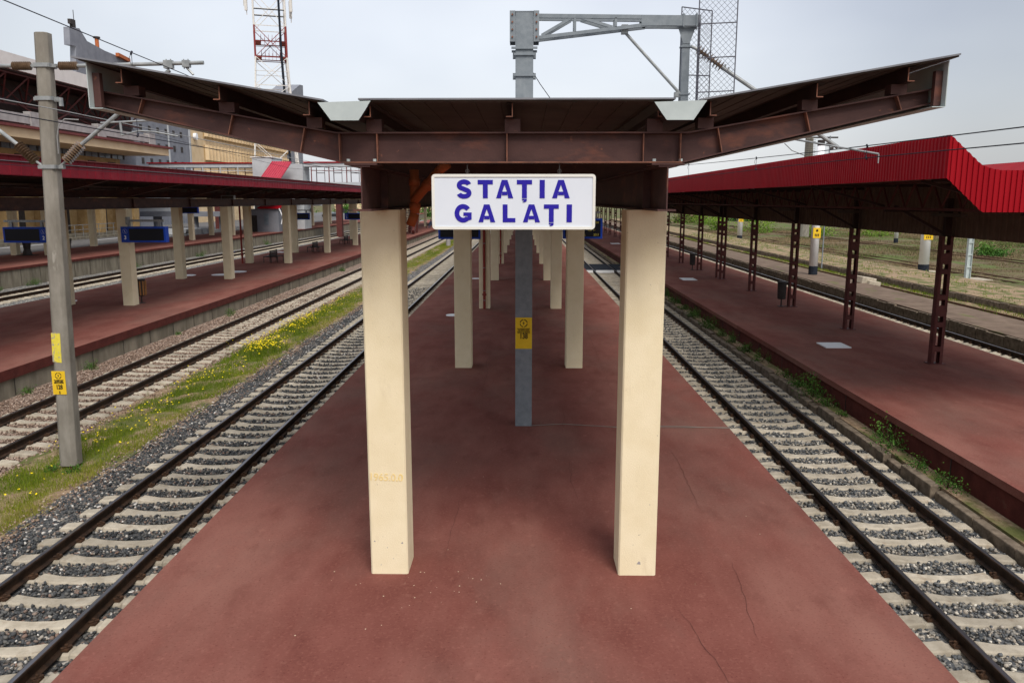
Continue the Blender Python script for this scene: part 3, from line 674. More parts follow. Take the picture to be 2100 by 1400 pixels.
    # side fascias
    for s_ in (-1, 1):
        xf = -4.0 if s_ < 0 else 4.05; zt_ = rz(4.0)-.005; mb = MB()
        if fascia == 'grey':
            mb.box(xf, xf+s_*.008, y0+.02, y1, 5.315, zt_); mb.box(xf-s_*.12, xf, y0+.02, y1, 5.307, 5.315)
            part(mb, 'fascia', 'gutter', t)
            mb = MB(); mb.box(xf-s_*.07, xf-s_*.003, y0+.10, y0+.16, 5.33, zt_-.08); part(mb, 'fascia_frame', 'steel', t)
        else:
            V = []; Fc = []; z0 = 5.40; z1 = 5.90; yy = y0; k = 0; pts = []
            while yy < y1: 
                pts += [(yy, 0), (yy+.46, 0), (yy+.47, .012), (yy+.49, .012), (yy+.50, 0)]; yy += .5
            for (a, d) in pts: V += [(xf+s_*(.05+d), a, z0), (xf+s_*(.05+d), a, z1)]
            Fc = [(2*i, 2*i+2, 2*i+3, 2*i+1) for i in range(len(pts)-1)]
            mb.add(V, Fc); mb.box(xf, xf+s_*.045, y0, y1, 5.38, 5.92); part(mb, 'fascia', 'redleft', t)
            m2 = MB(); m2.box(xf-.02, xf+s_*.12, y0-.02, y1, 5.921, 5.95); part(m2, 'fascia_cap', 'maroon', t)
    return t
ycol = [9.03+12*k+.1*(k > 0) for k in range(13)]
YB = [8.08]+[y+.22 for y in ycol[1:]]+[15.1, 27.1]
canopy('platform_canopy', 'brown steel gull-wing canopy over the middle platform with two light blue gutters', -.11, 7.78, 160, sorted(YB), 0., 'grey', bx=(-1.48, 1.52))
canopy('platform_canopy', 'dark steel canopy with a thin red fascia over the left platform', -18.33, 10, 160, [9.9+6*k for k in range(24)], -.24, 'red', bx=(1.43, -1.43))

# ------------------------------------------------------------------ columns
def column(x, y, h, label, group, w_=.45, d=.50, m='cream'):
    t = MB(); b = .018
    t.prism([(x-w_/2+b, y-d/2), (x+w_/2-b, y-d/2), (x+w_/2, y-d/2+b), (x+w_/2, y+d/2-b), (x+w_/2-b, y+d/2), (x-w_/2+b, y+d/2), (x-w_/2, y+d/2-b), (x-w_/2, y-d/2+b)], 'z', -.02, h)
    o = t.build('concrete_column', m, loc=(x, y, 0)); tag(o, label, 'column', group); return o
GM = 'cream columns of the middle platform'
for k, y in enumerate(ycol):
    for s_, x in (('left', -1.605), ('right', 1.38)):
        lb = f'cream column of the middle platform, {ORD[k]} from the front in the {s_} row'
        if k == 0: lb = 'big cream column in front, ' + ('left of the white sign, with faint yellow painted numbers' if s_ == 'left' else 'right of the white sign')
        c = column(x, y+.25, 4.345, lb, GM)
        if k == 0 and s_ == 'left':
            put_text('painted_number', '1965.0.0', .125, (-.015, -.2525, 1.22), (pi/2, math.radians(2), 0), mat('faint_yellow', (.80, .60, .20), (.76, .62, .36), 30, .8), c, off=.0015, sx=.95)
        if k == 0:      # knocks and scuffs near the foot of the two front columns
            for (cx_, cz_, r_) in (((.02, .16, .022), (.13, .9, .006)) if s_ != 'left' else ((-.17, .42, .010), (-.02, .34, .006), (.16, .40, .012), (.05, .2, .005), (-.1, .12, .006))):
                mb = MB(); mb.prism([(cx_-r_*1.2, cz_-r_*.6), (cx_+r_, cz_-r_*.8), (cx_+r_*.7, cz_+r_*.5), (cx_, cz_+r_*1.1)], 'y', -.2518, -.2495); part(mb, 'paint_chip', 'concgrey', c)
        if s_ == 'left' and k in (2, 4):
            mb = MB(); mb.tube((0.0, -.31, .0), (0.0, -.31, 4.2), .055, 10); mb.tube((0, -.31, .56), (0, -.31, .64), .085, 10)
            part(mb, 'downpipe', 'redpipe', c)
            m2 = MB()
            for zz in (.35, .75, 1.7, 2.7, 3.7): m2.tube((0, -.31, zz), (0, -.31, zz+.025), .06, 10)
            part(m2, 'pipe_clamps', 'galv2', c)
GL = 'cream columns of the left platform'
for k in range(11):
    y = 33.9+11.75*k
    for s_, x in (('near', -16.95), ('far', -19.75)):
        column(x, y+.25, 4.10, f'cream column of the left platform, {ORD[k]} in view in the {"nearer" if s_=="near" else "farther"} row', GL, .46, .5)
mb = MB(); mb.tube((-19.98-.12, 57.15, 0), (-19.98-.12, 57.15, 4.1), .07, 8); mb.tube((-20.1, 57.15, .55), (-20.1, 57.15, .64), .11, 8)
o = mb.build('downpipe', 'redpipe'); tag(o, 'red downpipe standing against a far row column of the left platform', 'pipe')
# farthest-left platform columns
for k, (x, y) in enumerate([(-37.6, 59.0), (-35.4, 59.5), (-38.1, 70.9), (-34.0, 82.3), (-36.3, 93.5), (-34, 94), (-34, 106.), (-36.3, 106), (-34, 118.), (-34, 130.), (-34, 142)]):
    column(x, y, 5.2, f'cream column on the farthest left platform, {ORD[k]} from the left', 'cream columns of the farthest left platform', .46, .5)
t = thing('platform_canopy', 'flat dark canopy over the farthest left platform, mostly hidden behind the left canopy', 'platform canopy', (-35, 0, 5.2))
mb = MB(); mb.box(-4.2, 3.9, 20, 160, .42, .55); part(mb, 'roof_sheet', 'maroon', t)
mb = MB(); mb.box(-4.1, 3.8, 20.1, 159.9, .34, .415); part(mb, 'ceiling', 'steel_and_shade', t)
for q in (-1.3, 1.0): mb = MB(); ibeam_y(mb, q, 20.2, 159, 0, .335); part(mb, 'girder', 'steel_and_shade', t)
# ------------------------------------------------------------------ orange drain pipe by the front left column
mb = MB(); mb.tube((-1.27, 9.5, 4.80), (-1.27, 9.5, 4.30), .055, 12); mb.tube((-1.27, 9.45, 4.45), (-.95, 9.35, 4.80), .055, 12); mb.tube((-1.27, 9.5, 4.30), (-1.33, 9.5, 4.16), .055, 12)
mb.tube((-1.27, 9.5, 4.62), (-1.27, 9.5, 4.70), .066, 12); mb.tube((-1.13, 9.41, 4.6), (-1.08, 9.39, 4.655), .066, 12); mb.tube((-.95, 9.35, 4.80), (-.86, 9.3, 4.86), .055, 12); mb.tube((-1.27, 9.5, 4.42), (-1.27, 9.5, 4.34), .066, 12)
tag(mb.build('drain_pipe', 'orange', smooth=True), 'orange forked drain pipe behind the top of the front left column', 'pipe')

# ------------------------------------------------------------------ station sign
t = thing('station_sign', 'white hanging sign box reading STAȚIA GALAȚI in blue letters', 'sign', (-.095, 8.0, 4.435))
def rrect(w_, h_, r, n=5):
    pts = []
    for cx, cz, a0 in ((w_/2-r, h_/2-r, 0), (-w_/2+r, h_/2-r, 90), (-w_/2+r, -h_/2+r, 180), (w_/2-r, -h_/2+r, 270)):
        for i in range(n+1): a = math.radians(a0+90*i/n); pts.append((cx+r*math.cos(a), cz+r*math.sin(a)))
    return pts
SW, SH = 1.605, .535
mb = MB(); mb.prism(rrect(SW, SH, .035), 'y', -.02, .12); part(mb, 'casing', 'signframe', t)
mb = MB(); o_ = rrect(SW, SH, .035); i_ = rrect(SW-.054, SH-.054, .008); n = len(o_)
vs = [(a, -.032, b) for a, b in o_]+[(a, -.032, b) for a, b in i_]+[(a, -.0205, b) for a, b in o_]+[(a, -.0205, b) for a, b in i_]
fs = []
for k in range(n):
    j = (k+1) % n; fs += [(k, j, n+j, n+k), (2*n+k, 2*n+j, j, k), (n+k, n+j, 3*n+j, 3*n+k)]
mb.add(vs, fs); part(mb, 'frame', 'signframe', t)
mb = MB(); mb.box(-SW/2+.027, SW/2-.027, -.0235, -.0205, -SH/2+.027, SH/2-.027); part(mb, 'face', 'signface', t)
mb = MB(); px = lambda u: (u-1052.2)/208.5; 
for ch, a, b in (('S', 936, 966), ('T', 979, 1010), ('A', 1016.5, 1051.5), ('Ț', 1059, 1090), ('I', 1105.5, 1116), ('A', 1131, 1167)): glyph(mb, ch, px(a), px(b), .036, .212, -.028, -.024)
for ch, a, b in (('G', 931, 966), ('A', 980, 1014.5), ('L', 1030, 1056), ('A', 1071.5, 1106.5), ('Ț', 1114.5, 1145), ('I', 1161, 1172)): glyph(mb, ch, px(a), px(b), -.197, -.024, -.028, -.024)
part(mb, 'lettering', 'letter', t)
for x in (-.455, .45):
    mb = MB(); mb.tube((x, .03, SH/2), (x, .03, SH/2+.10), .005, 6)
    for i in range(10):
        a, b = 2*pi*i/10, 2*pi*(i+1)/10; mb.tube((x+.017*math.cos(a), .03, SH/2+.03+.017*math.sin(a)), (x+.017*math.cos(b), .03, SH/2+.03+.017*math.sin(b)), .004, 5)
    part(mb, 'eye_bolt', 'dark', t)

# ------------------------------------------------------------------ galvanised catenary pole in the middle platform
t = thing('catenary_pole', 'galvanised steel pole through the middle of the platform canopy with a yellow plate 138', 'pole', (.015, 15.66, 0))
mb = MB(); mb.box(-.165, .165, -.165, .165, -.02, 7.86); mb.box(-.172, .172, -.172, .172, 7.85, 7.87); part(mb, 'shaft', 'galv', t, bevel=.006)
warning_plate(t, 0, 1.885, .325, .62, -.166, [('138', .24, -.10)])
mb = MB()
for zz, hw in ((7.33, .24), (6.85, .20), (7.22, .19)):
    mb.box(-hw, hw, -.20, -.17, zz-.02, zz+.02); mb.box(-hw, hw, .17, .20, zz-.02, zz+.02)
for s_ in (-1, 1):
    for zz in (7.22, 6.85): mb.box(s_*.167, s_*.215, -.07, .07, zz-.05, zz+.05)
part(mb, 'clamps', 'galv', t)
for s_ in (-1, 1):
    mb = MB(); mb.box(s_*.17, s_*.27, -.19, -.165, 7.44, 7.98); mb.box(s_*.17, s_*.27, .165, .19, 7.44, 7.98)
    mb.box(s_*.255, s_*.27, -.165, .165, 7.44, 7.98)
    part(mb, 'head_plate', 'galv', t)
mb = MB()
for s_ in (-1, 1):
    for zz in (7.52, 7.65, 7.78, 7.91): mb = MB(); mb.tube((s_*.222, -.192, zz-.11), (s_*.222, -.215, zz-.11), .017, 6); part(mb, 'bolt', 'rust_edge', t)
# boom arm
arm = MB()
for yy in (-.12, .12):
    arm.bar((.27, yy, 7.90), (3.22, yy, 7.86), .05, .07); arm.bar((.27, yy, 7.52), (2.25, yy, 7.74), .05, .06)
    arm.bar((2.2, yy, 7.755), (3.22, yy, 7.735), .05, .06); arm.bar((.32, yy, 7.56), (.86, yy, 7.86), .04, .05); arm.bar((1.05, yy, 7.865), (1.62, yy, 7.70), .04, .05)
    arm.bar((.93, yy, 7.86), (.93, yy, 7.62), .045, .05); arm.bar((1.68, yy, 7.86), (1.68, yy, 7.70), .045, .05)
arm.box(2.15, 3.24, -.15, -.145, 7.72, 7.90); arm.box(2.15, 3.24, .145, .15, 7.72, 7.90)
for x in (2.92, 3.16): arm.box(x-.012, x+.012, -.165, .165, 7.70, 7.93)
part(arm, 'boom', 'galv', t)
dr = MB(); dr.box(2.93, 3.07, -.06, .06, 5.75, 7.70); dr.prism([(2.84, 7.70), (3.16, 7.70), (3.06, 7.42), (2.94, 7.42)], 'y', -.07, -.062)
for zz in (7.37, 6.52, 6.25): dr.box(2.90, 3.10, -.08, .08, zz-.014, zz+.014)
part(dr, 'drop_tube', 'galv', t)
br = MB(); br.tube((1.86, 0, 7.64), (2.92, 0, 6.54), .028, 8); br.box(1.80, 1.92, -.06, .06, 7.60, 7.76); br.box(2.82, 2.95, -.05, .05, 6.47, 6.56); part(br, 'brace', 'galv2', t)
def insulator(mb, p0, p1, r=.085, n=9, core=.03):
    prof = [(0, core)]
    for i in range(n):
        a = (i+.2)/n; b = (i+.55)/n; prof += [(a, core), (a+.25/n, r), (b, r*.96), (b+.12/n, core)]
    prof += [(1, core)]; mb.lathe(p0, p1, prof, 14)
ins = MB(); insulator(ins, (3.22, 0, 7.33), (3.70, 0, 7.00), .10, 9, .032); part(ins, 'insulator', 'insul', t)
ins = MB(); insulator(ins, (3.28, 0, 6.30), (3.85, 0, 6.27), .075, 9); part(ins, 'insulator', 'insul', t)
tb = MB(); tb.tube((3.10, 0, 7.38), (3.22, 0, 7.33), .03, 8); tb.tube((3.66, 0, 7.03), (5.95, 0, 5.55), .038, 10); tb.tube((3.08, 0, 6.3), (3.28, 0, 6.3), .03, 8); tb.tube((3.85, 0, 6.27), (6.6, 0, 6.05), .032, 10)
for q in (.06, .11): tb.box(3.66+q*1.3, 3.69+q*1.3, -.01, .01, 7.0-q, 7.12-q)
part(tb, 'bracket_tube', 'galv2', t)
tb = MB(); tb.path([(.165, -.1, 6.79), (.3, 0, 6.6), (.57, .2, 6.27), (.8, .3, 5.9)], .007); part(tb, 'stay_wire', 'wire', t)
tb = MB(); tb.tube((5.0, .4, 5.66), (6.3, -1.0, 5.26), .018, 8); tb.tube((5.0, .4, 5.66), (5.0, 0, 6.1), .012, 6); tb.tube((6.3, -1.0, 5.26), (6.3, -1.0, 5.10), .012, 6); part(tb, 'registration_arm', 'galv2', t)

for o in COL.objects:
    if o.parent is t and o.name.split('.')[0] in ('head_plate', 'boom', 'drop_tube', 'brace', 'bolts', 'clamps', 'insulator', 'bracket_tube'): o.location.z -= .11
# safety mesh beside the drop tube (things of their own: two mesh panels)
def mesh_panel(name, label, quads, bars, cell=.075):
    th = thing(name, label, 'mesh guard')
    fr = MB()
    for a, b in bars: fr.tube(a, b, .011, 6)
    part(fr, 'frame', 'meshdark', th)
    wi = MB()
    for (a, b, c, d) in quads:     # a bottom-left, b bottom-right, c top-right, d top-left
        a, b, c, d = map(Vector, (a, b, c, d)); Wd_ = (b-a).length; Ht = (d-a).length; st_ = cell*1.41
        def P(u, v): return a+(b-a)*u+((d-a)*(1-u)+(c-b)*u)*v
        k = -Ht
        while k < Wd_:
            for sg in (1, -1):
                u0, v0 = k, 0.; u1, v1 = k+Ht, Ht
                if u0 < 0: v0 += -u0; u0 = 0
                if u1 > Wd_: v1 -= (u1-Wd_); u1 = Wd_
                if u1 > u0+1e-3:
                    U0, U1 = u0/Wd_, u1/Wd_
                    if sg < 0: U0, U1 = 1-U0, 1-U1
                    wi.tube(P(U0, v0/Ht), P(U1, v1/Ht), .0028, 4)
            k += st_
    part(wi, 'wire_mesh', 'meshdark', th)
Ym = 15.3
def yx(x, z, y=Ym): return (x, y, z)
mesh_panel('mesh_guard', 'tall wire mesh panel with a bent edge right of the galvanised drop tube', [(yx(3.17, 6.05), yx(3.86, 6.05), yx(3.86, 9.2), yx(3.17, 9.2)), ((3.08, 14.7, 6.0), yx(3.168, 6.05), yx(3.168, 7.60), (3.08, 14.7, 7.5))],
    [(yx(3.17, 6.0), yx(3.17, 9.2)), (yx(3.86, 6.0), yx(3.86, 9.2))]+[(yx(3.17, z), yx(3.86, z+.03)) for z in (6.40, 7.0, 7.59, 8.2, 9.1)]+[((3.06, 14.7, z-.1), yx(3.17, z)) for z in (6.40, 7.0, 7.59)])
mesh_panel('mesh_guard', 'small low wire mesh panel behind the end of the galvanised boom', [((2.97, 15.9, 6.1), (3.45, 15.5, 6.1), (3.45, 15.5, 7.86), (2.97, 15.9, 8.02))],
    [((2.97, 15.9, 6.0), (2.97, 15.9, 8.02)), ((3.45, 15.5, 6.0), (3.45, 15.5, 7.86)), ((2.97, 15.9, 8.02), (3.45, 15.5, 7.86)), ((2.97, 15.9, 6.80), (3.45, 15.5, 6.72))], .07)

# ------------------------------------------------------------------ concrete catenary pole on the left
PX, PY = -8.96, 15.1
t = thing('catenary_pole', 'grey concrete pole on the grass strip at left with yellow patch and plate', 'pole', (PX, PY, -.70))
mb = MB()
def oct_(hw, c=.42): k = hw*c; return [(-hw+k, -hw), (hw-k, -hw), (hw, -hw+k), (hw, hw-k), (hw-k, hw), (-hw+k, hw), (-hw, hw-k), (-hw, -hw+k)]
lean = .26
vs = []; levels = [0, 1.0, 2.4, 4.0, 5.6, 7.2, 8.13]
for z in levels:
    f = z/8.13; hw = .175-.05*f
    vs += [(a+lean*f-.0, b, z) for a, b in oct_(hw)]
fs = [(i*8+k, i*8+(k+1) % 8, (i+1)*8+(k+1) % 8, (i+1)*8+k) for i in range(len(levels)-1) for k in range(8)]+[tuple(range(8))[::-1], tuple(range(48, 56))]
mb.add(vs, fs); part(mb, 'shaft', 'polec', t, bevel=.012)
def px_(z): return lean*z/8.13
def hw_(z): return .175-.05*z/8.13
mb = MB(); z0 = 2.05; mb.prism([(px_(2.3)-.14, 2.10), (px_(2.3)+.03, 2.08), (px_(2.3)+.05, 2.65), (px_(2.3)-.12, 2.66)], 'y', -hw_(2.1)-.004, -hw_(2.1)+.02); part(mb, 'yellow_patch', 'yellow2', t)
warning_plate(t, px_(1.7)-.035, 1.69, .26, .46, -hw_(1.5)-.008, [('128', .26, -.19), ('2', .15, -.42)])
def cantilever(s_, full=True):
    """left and right brackets; s_=+1 reaches over the near track"""
    zc1, zc2 = 7.56, 5.76; xa = px_(zc1)+s_*hw_(zc1); xb = px_(zc2)+s_*hw_(zc2)
    L1 = 3.05
    i1 = MB(); insulator(i1, (xa+s_*.13, 0, zc1), (xa+s_*.47, 0, zc1+.0), .078, 10, .042); part(i1, 'insulator', 'insul', t)
    d = Vector((1.62*s_, 0, 1.58)).normalized(); q = Vector((xb+s_*.10, 0, zc2+.06))
    i2 = MB(); insulator(i2, q+d*.06, q+d*.50, .10, 9, .042); part(i2, 'insulator', 'insul', t)
    tb = MB(); tb.tube((xa+s_*.46, 0, zc1), (xa+s_*2.78, 0, zc1+.05), .035, 10); e = Vector((xa+s_*2.15, 0, zc1-.08)); tb.tube(q+d*.48, e, .036, 10)
    tb.tube((xa, 0, zc1), (xa+s_*.16, 0, zc1), .022, 8); tb.tube((xb, 0, zc2), q+d*.08, .024, 8)
    for x in (2.10, 2.18, 2.42, 2.50): tb.tube((xa+s_*x, 0, zc1-.06), (xa+s_*x, 0, zc1+.115), .01, 6); 
    tb.box(xa+s_*2.06, xa+s_*2.22, -.05, .05, zc1-.05, zc1+.09); tb.box(xa+s_*2.40, xa+s_*2.53, -.05, .05, zc1-.03, zc1+.09); tb.tube((xa+s_*2.46, 0, zc1-.03), (xa+s_*2.58, 0, zc1-.16), .022, 6)
    part(tb, 'bracket_tube', 'galv2', t)
    if full:
        rg = MB(); rs = q+d*1.05
        rg.tube(rs, rs+Vector((s_*1.28, 0, .06)), .018, 8); rg.tube(rs+Vector((s_*.36, 0, .02)), rs+Vector((s_*.37, 0, -.22)), .022, 8); rg.box(rs.x+s_*1.13, rs.x+s_*1.19, -.03, .03, rs.z+.02, rs.z+.10)
        rg.path([rs+Vector((s_*.37, 0, -.22)), rs+Vector((s_*.7, 0, -.14)), rs+Vector((s_*1.0, 0, -.16)), rs+Vector((s_*1.42, 0, -.24))], .014, 8)
        part(rg, 'registration_arm', 'galv2', t)
cantilever(1); cantilever(-1)
for z in (7.56, 5.76, 6.98):
    mb = MB(); h2 = hw_(z)+.006; c = px_(z)
    mb.box(c-h2, c+h2, -h2-.014, -h2, z-.035, z+.035); mb.box(c-h2, c+h2, h2, h2+.014, z-.035, z+.035)
    for s_ in (-1, 1): mb.box(c+s_*(h2+.001), c+s_*(h2+.012), -h2, h2, z-.035, z+.035); mb.box(c+s_*h2, c+s_*(h2+.09), -.045, .045, z-.03, z+.03)
    part(mb, 'clamp', 'galv2', t)
mb = MB(); c = px_(6.98)+hw_(6.98); mb.box(c+.012, c+.15, -.04, .02, 6.93, 7.0); mb.box(c+.10, c+.15, -.04, .02, 6.85, 6.93); part(mb, 'wire_bracket', 'galv2', t)
mb = MB(); mb.path([(c-.02, -.0, 6.0), (c+.0, -.03, 6.3), (c+.06, -.05, 6.5), (c+.18, -.05, 6.62), (c+.36, .1, 6.62)], .011, 6); part(mb, 'jumper_cable', 'wiregal', t)

# ------------------------------------------------------------------ overhead wires
def wire(name, label, pts, r=.008, m='wire', dro=None):
    mb = MB(); mb.path(pts, r, 5); o = mb.build(name, m); tag(o, label, 'wire'); return o
wire('contact_wire', 'contact wire over the dark ballast track left of the middle platform', [(-6.1, 2, 5.49), (-6.2, 15.1, 5.46), (-6.05, 60, 5.46), (-6.15, 150, 5.46)], .0075)
wire('messenger_wire', 'higher sagging carrying wire over the dark ballast track', [(-6.1, 2, 6.86), (-6.12, 9.9, 6.77), (-6.15, 13.1, 6.73), (-6.15, 15.1, 6.70), (-6.15, 30, 6.2), (-6.15, 45, 6.0), (-6.15, 75, 6.6), (-6.15, 150, 6.2)], .0075)
wire('earth_wire', 'grey earth wire clamped to the concrete pole on the left', [(-8.75, 2, 6.1), (-8.42, 15.05, 6.06), (-8.75, 60, 5.85), (-8.75, 120, 5.9)], .009, 'wiregal')
wire('contact_wire', 'thin contact wire in front of the red fascia of the left canopy', [(-11.45, 5, 5.24), (-11.3, 15.1, 5.22), (-11.45, 150, 5.25)], .0065)
wire('messenger_wire', 'thin carrying wire over the track beside the left platform', [(-11.45, 5, 6.9), (-11.45, 15.1, 6.76), (-11.45, 40, 6.0), (-11.45, 70, 6.5), (-11.45, 150, 6.2)], .0065)
wire('contact_wire', 'lower wire in front of the red canopy on the right', [(5.93, 3, 5.08), (5.95, 9.85, 5.12), (5.95, 13.75, 5.17), (5.95, 18.2, 5.21), (5.95, 25.8, 5.24), (5.95, 150, 5.24)], .0085)
wire('messenger_wire', 'upper wire along the top edge of the red canopy on the right', [(5.93, 3, 5.25), (5.95, 9.88, 5.31), (5.95, 13.7, 5.37), (5.95, 18.2, 5.45), (5.95, 26, 5.62), (5.95, 45, 6.1), (5.95, 75, 5.7), (5.95, 150, 6)], .0085)
for x, y, za, zb_, lb in ((-6.15, 13.05, 5.47, 6.73, 'dropper hanging from the carrying wire above the left canopy corner'), (5.95, 14.3, 5.17, 5.38, 'short dropper between the two right wires nearest the camera'), (5.95, 21, 5.23, 5.52, 'dropper between the two right wires in the middle of the red fascia'), (5.95, 29.5, 5.24, 5.72, 'far dropper between the two right wires')):
    mb = MB(); mb.tube((x, y, za), (x, y, zb_), .005, 5); mb.tube((x, y-.02, za-.02), (x, y+.02, za+.03), .018, 6); mb.tube((x, y-.02, zb_-.03), (x, y+.02, zb_+.02), .018, 6)
    mb.path([(x, y, zb_), (x-.05, y, zb_-.1), (x-.02, y, zb_-.17), (x, y, zb_-.18)], .004, 5)
    tag(mb.build('wire_dropper', 'wire'), lb, 'wire dropper', 'droppers between overhead wires')
wire('ground_cable', 'thin pale cable lying across the middle platform from the steel pole to the right edge', [(.18, 15.5, .012), (.8, 15.62, .012), (1.8, 15.42, .012), (2.9, 15.5, .012), (4.1, 15.36, .012), (4.13, 15.35, -.3), (4.5, 15.2, -.68), (5.1, 15.0, -.66)], .008, 'cable')
wire('ground_cable', 'second pale cable beside the first one near the right platform edge', [(1.8, 15.40, .010), (2.9, 15.40, .010), (4.11, 15.42, .010), (4.14, 15.3, -.3), (4.6, 13.6, -.66), (5.1, 13.4, -.62)], .006, 'cable')

# ------------------------------------------------------------------ displays
def display(label, x0, x1, y, z0, z1, digits, bracket_x, group, side=0, leds=None, dx=.0):
    cx = (x0+x1)/2; t = thing('information_display', label, 'display', (cx, y, z0), group)
    w_ = (x1-x0); h_ = z1-z0
    mb = MB(); mb.box(-w_/2, w_/2, 0, .32, 0, h_); part(mb, 'casing', 'blue', t, bevel=.01)
    mb = MB(); a = -w_/2+.05+(.30 if digits and side == 0 else .03); b = w_/2-.05-(.30 if digits and side == 1 else .03)
    mb.box(a, b, -.006, -.001, .08, h_-.08); part(mb, 'screen', 'screen', t)
    if digits:
        xd = -w_/2+.18 if side == 0 else w_/2-.18
        put_text('platform_number', digits, .22, (xd, -.008, h_*.30), (pi/2, 0, 0), 'white', t, off=.003)
        ck = MB()
        for i in range(12):
            g_ = 2*pi*i/12; ck.bar((xd+.085*math.cos(g_), -.008, h_*.70+.085*math.sin(g_)), (xd+.105*math.cos(g_), -.008, h_*.70+.105*math.sin(g_)), .008, .008)
        ck.bar((xd, -.008, h_*.70), (xd+.01, -.008, h_*.70-.07), .008, .012); ck.bar((xd, -.008, h_*.70), (xd-.03, -.008, h_*.70+.05), .008, .012)
        part(ck, 'clock_dial', 'white', t)
    for i, (tx, fx, fz, sz) in enumerate(leds or []): put_text('led_text', tx, sz, (fx*w_/2, -.010, fz*h_), (pi/2, 0, 0), 'led', t, off=.002)
    mb = MB(); mb.box(min(-w_/2, bracket_x-cx), max(w_/2-.1, bracket_x-cx), .12, .20, h_+.20, h_+.29)
    for q in (-w_/2+.25, w_/2-.35): mb.box(q, q+.10, .11, .21, h_, h_+.20)
    mb.box(bracket_x-cx-.05, bracket_x-cx+.05, .05, .27, h_+.08, h_+.40)
    part(mb, 'bracket', 'galv2', t)
    return t
GD = 'blue train displays hung from columns'
display('blue train display with number 3 on the right side of the nearest left platform column', -16.98, -15.08, 33.8, 2.70, 3.36, '3', -16.72, GD)
display('blue train display with number 2 seen left of the concrete pole', -22.0, -20.1, 33.8, 2.68, 3.34, '2', -19.98, GD, side=1)
display('blue train display low behind the left half of the white sign', -3.49, -1.755, 33.1, 2.88, 3.72, None, -1.83, GD)
display('blue train display with yellow text behind the right end of the white sign', 1.64, 3.25, 33.1, 2.90, 3.72, None, 1.62, GD, leds=[('23:04', .62, .80, .13), ('CET 11', .45, .42, .10), ('Int.', .05, .20, .13), ('23:1', .68, .20, .13)])
display('distant blue display on the far row of the left platform', -21.6, -19.9, 75, 2.68, 3.3, None, -19.8, GD)
display('distant blue display just left of the big front column', -16.6, -14.8, 75, 2.68, 3.3, '3', -16.7, GD)
display('distant blue display on the farthest left platform', -35.0, -33.1, 82, 3.15, 3.8, None, -33.9, GD)

# ------------------------------------------------------------------ lattice posts of the right canopy
def lattice_post(x, y, label):
    t = thing('lattice_post', label, 'post', (x, y, 0), 'maroon lattice posts of the right platform')
    for s_ in (-1, 1):
        mb = MB(); xx = s_*.15
        mb.box(xx-.008, xx+.008, -.09, .09, 0, 3.5); 
        mb.box(xx-s_*.008, xx-s_*.075, -.098, -.09, 0, 3.5); mb.box(xx-s_*.008, xx-s_*.075, .09, .098, 0, 3.5)
        part(mb, 'channel', 'steel_red', t)
    for z in (.42, 1.1, 1.85, 2.55, 3.2):
        for yy in (-.106, .0985): mb = MB(); mb.box(-.15, .15, yy, yy+.0075, z-.07, z+.07); part(mb, 'batten_plate', 'steel_red', t)
    for z in (1.48, 2.9):
        mb = MB(); mb.prism([(.16*math.cos(2*pi*i/14), z+.16*math.sin(2*pi*i/14)) for i in range(14)], 'y', -.107, -.099); part(mb, 'gusset_plate', 'steel_red', t)
    mb = MB(); mb.box(-.08, .08, -.07, .07, 3.5, 4.5); part(mb, 'head', 'steel_and_shade', t)
    mb = MB(); mb.bar((-.05, 0, 3.55), (-1.45, 0, 4.30), .07, .07); part(mb, 'strut', 'steel_and_shade', t)
    mb = MB(); mb.box(-.22, .22, -.16, .16, 0, .02); part(mb, 'base_plate', 'steel_red', t)
for k in range(22):
    y = 21.9+6.03*k; x = 11.42
    lattice_post(x, y, f'maroon lattice steel post of the right platform, {ORD[k]} from the near end')
    if k == 4: lattice_post(11.42, y+.9, 'doubled maroon lattice post standing just behind the fifth post of the right platform')
# right canopy
t = thing('platform_canopy', 'bright red corrugated sheet canopy over the right platform', 'platform canopy', (0, 0, 0))
def corr(mb, P, a, b, step, amp, zf0, zf1, axis):
    """corrugated vertical sheet from a to b; P(s,d)->xy ; zf lower/upper height functions"""
    s_ = a; pts = []
    while s_ < b:
        pts += [(s_, 0), (s_+step*.42, 0), (s_+step*.5, amp), (s_+step*.92, amp)]; s_ += step
    pts.append((b, 0)); V = []
    for q, d in pts:
        q = min(q, b); x, y = P(q, d); V += [(x, y, zf0(q)), (x, y, zf1(q))]
    mb.add(V, [(2*i, 2*i+2, 2*i+3, 2*i+1) for i in range(len(pts)-1)])
YF, XN, XF_ = 14.75, 7.6, 15.1
def ztop(x):
    d = min(x-XN, XF_-x)
    if d < .60: return 5.60-d*.88
    if d < 1.0: return 5.072-.09*math.sin((d-.6)/.4*pi/2)
    return 4.982
def zbot(x): d = min(x-XN, XF_-x); return 4.84-min(d, .68)*.885
mb = MB(); corr(mb, lambda s_, d: (XN-d, s_), YF, 160, .13, .016, lambda s_: 4.84, lambda s_: 5.60, 'y'); part(mb, 'side_fascia', 'red', t)
mb = MB(); corr(mb, lambda s_, d: (XF_+d, s_), YF, 160, .13, .016, lambda s_: 4.84, lambda s_: 5.60, 'y'); part(mb, 'side_fascia', 'red', t)
mb = MB(); corr(mb, lambda s_, d: (s_, YF-d), XN, XF_, .10, .022, zbot, ztop, 'x'); part(mb, 'end_fascia', 'red', t)
mb = MB(); xs = list(np.linspace(XN, XN+1.1, 9))+list(np.linspace(XF_-1.1, XF_, 9))
for a, b in zip(xs[:-1], xs[1:]): mb.quad((a, YF+.01, ztop(a)-.004), (b, YF+.01, ztop(b)-.004), (b, 160, ztop(b)-.004), (a, 160, ztop(a)-.004))
part(mb, 'roof_sheet', 'red', t)
mb = MB()
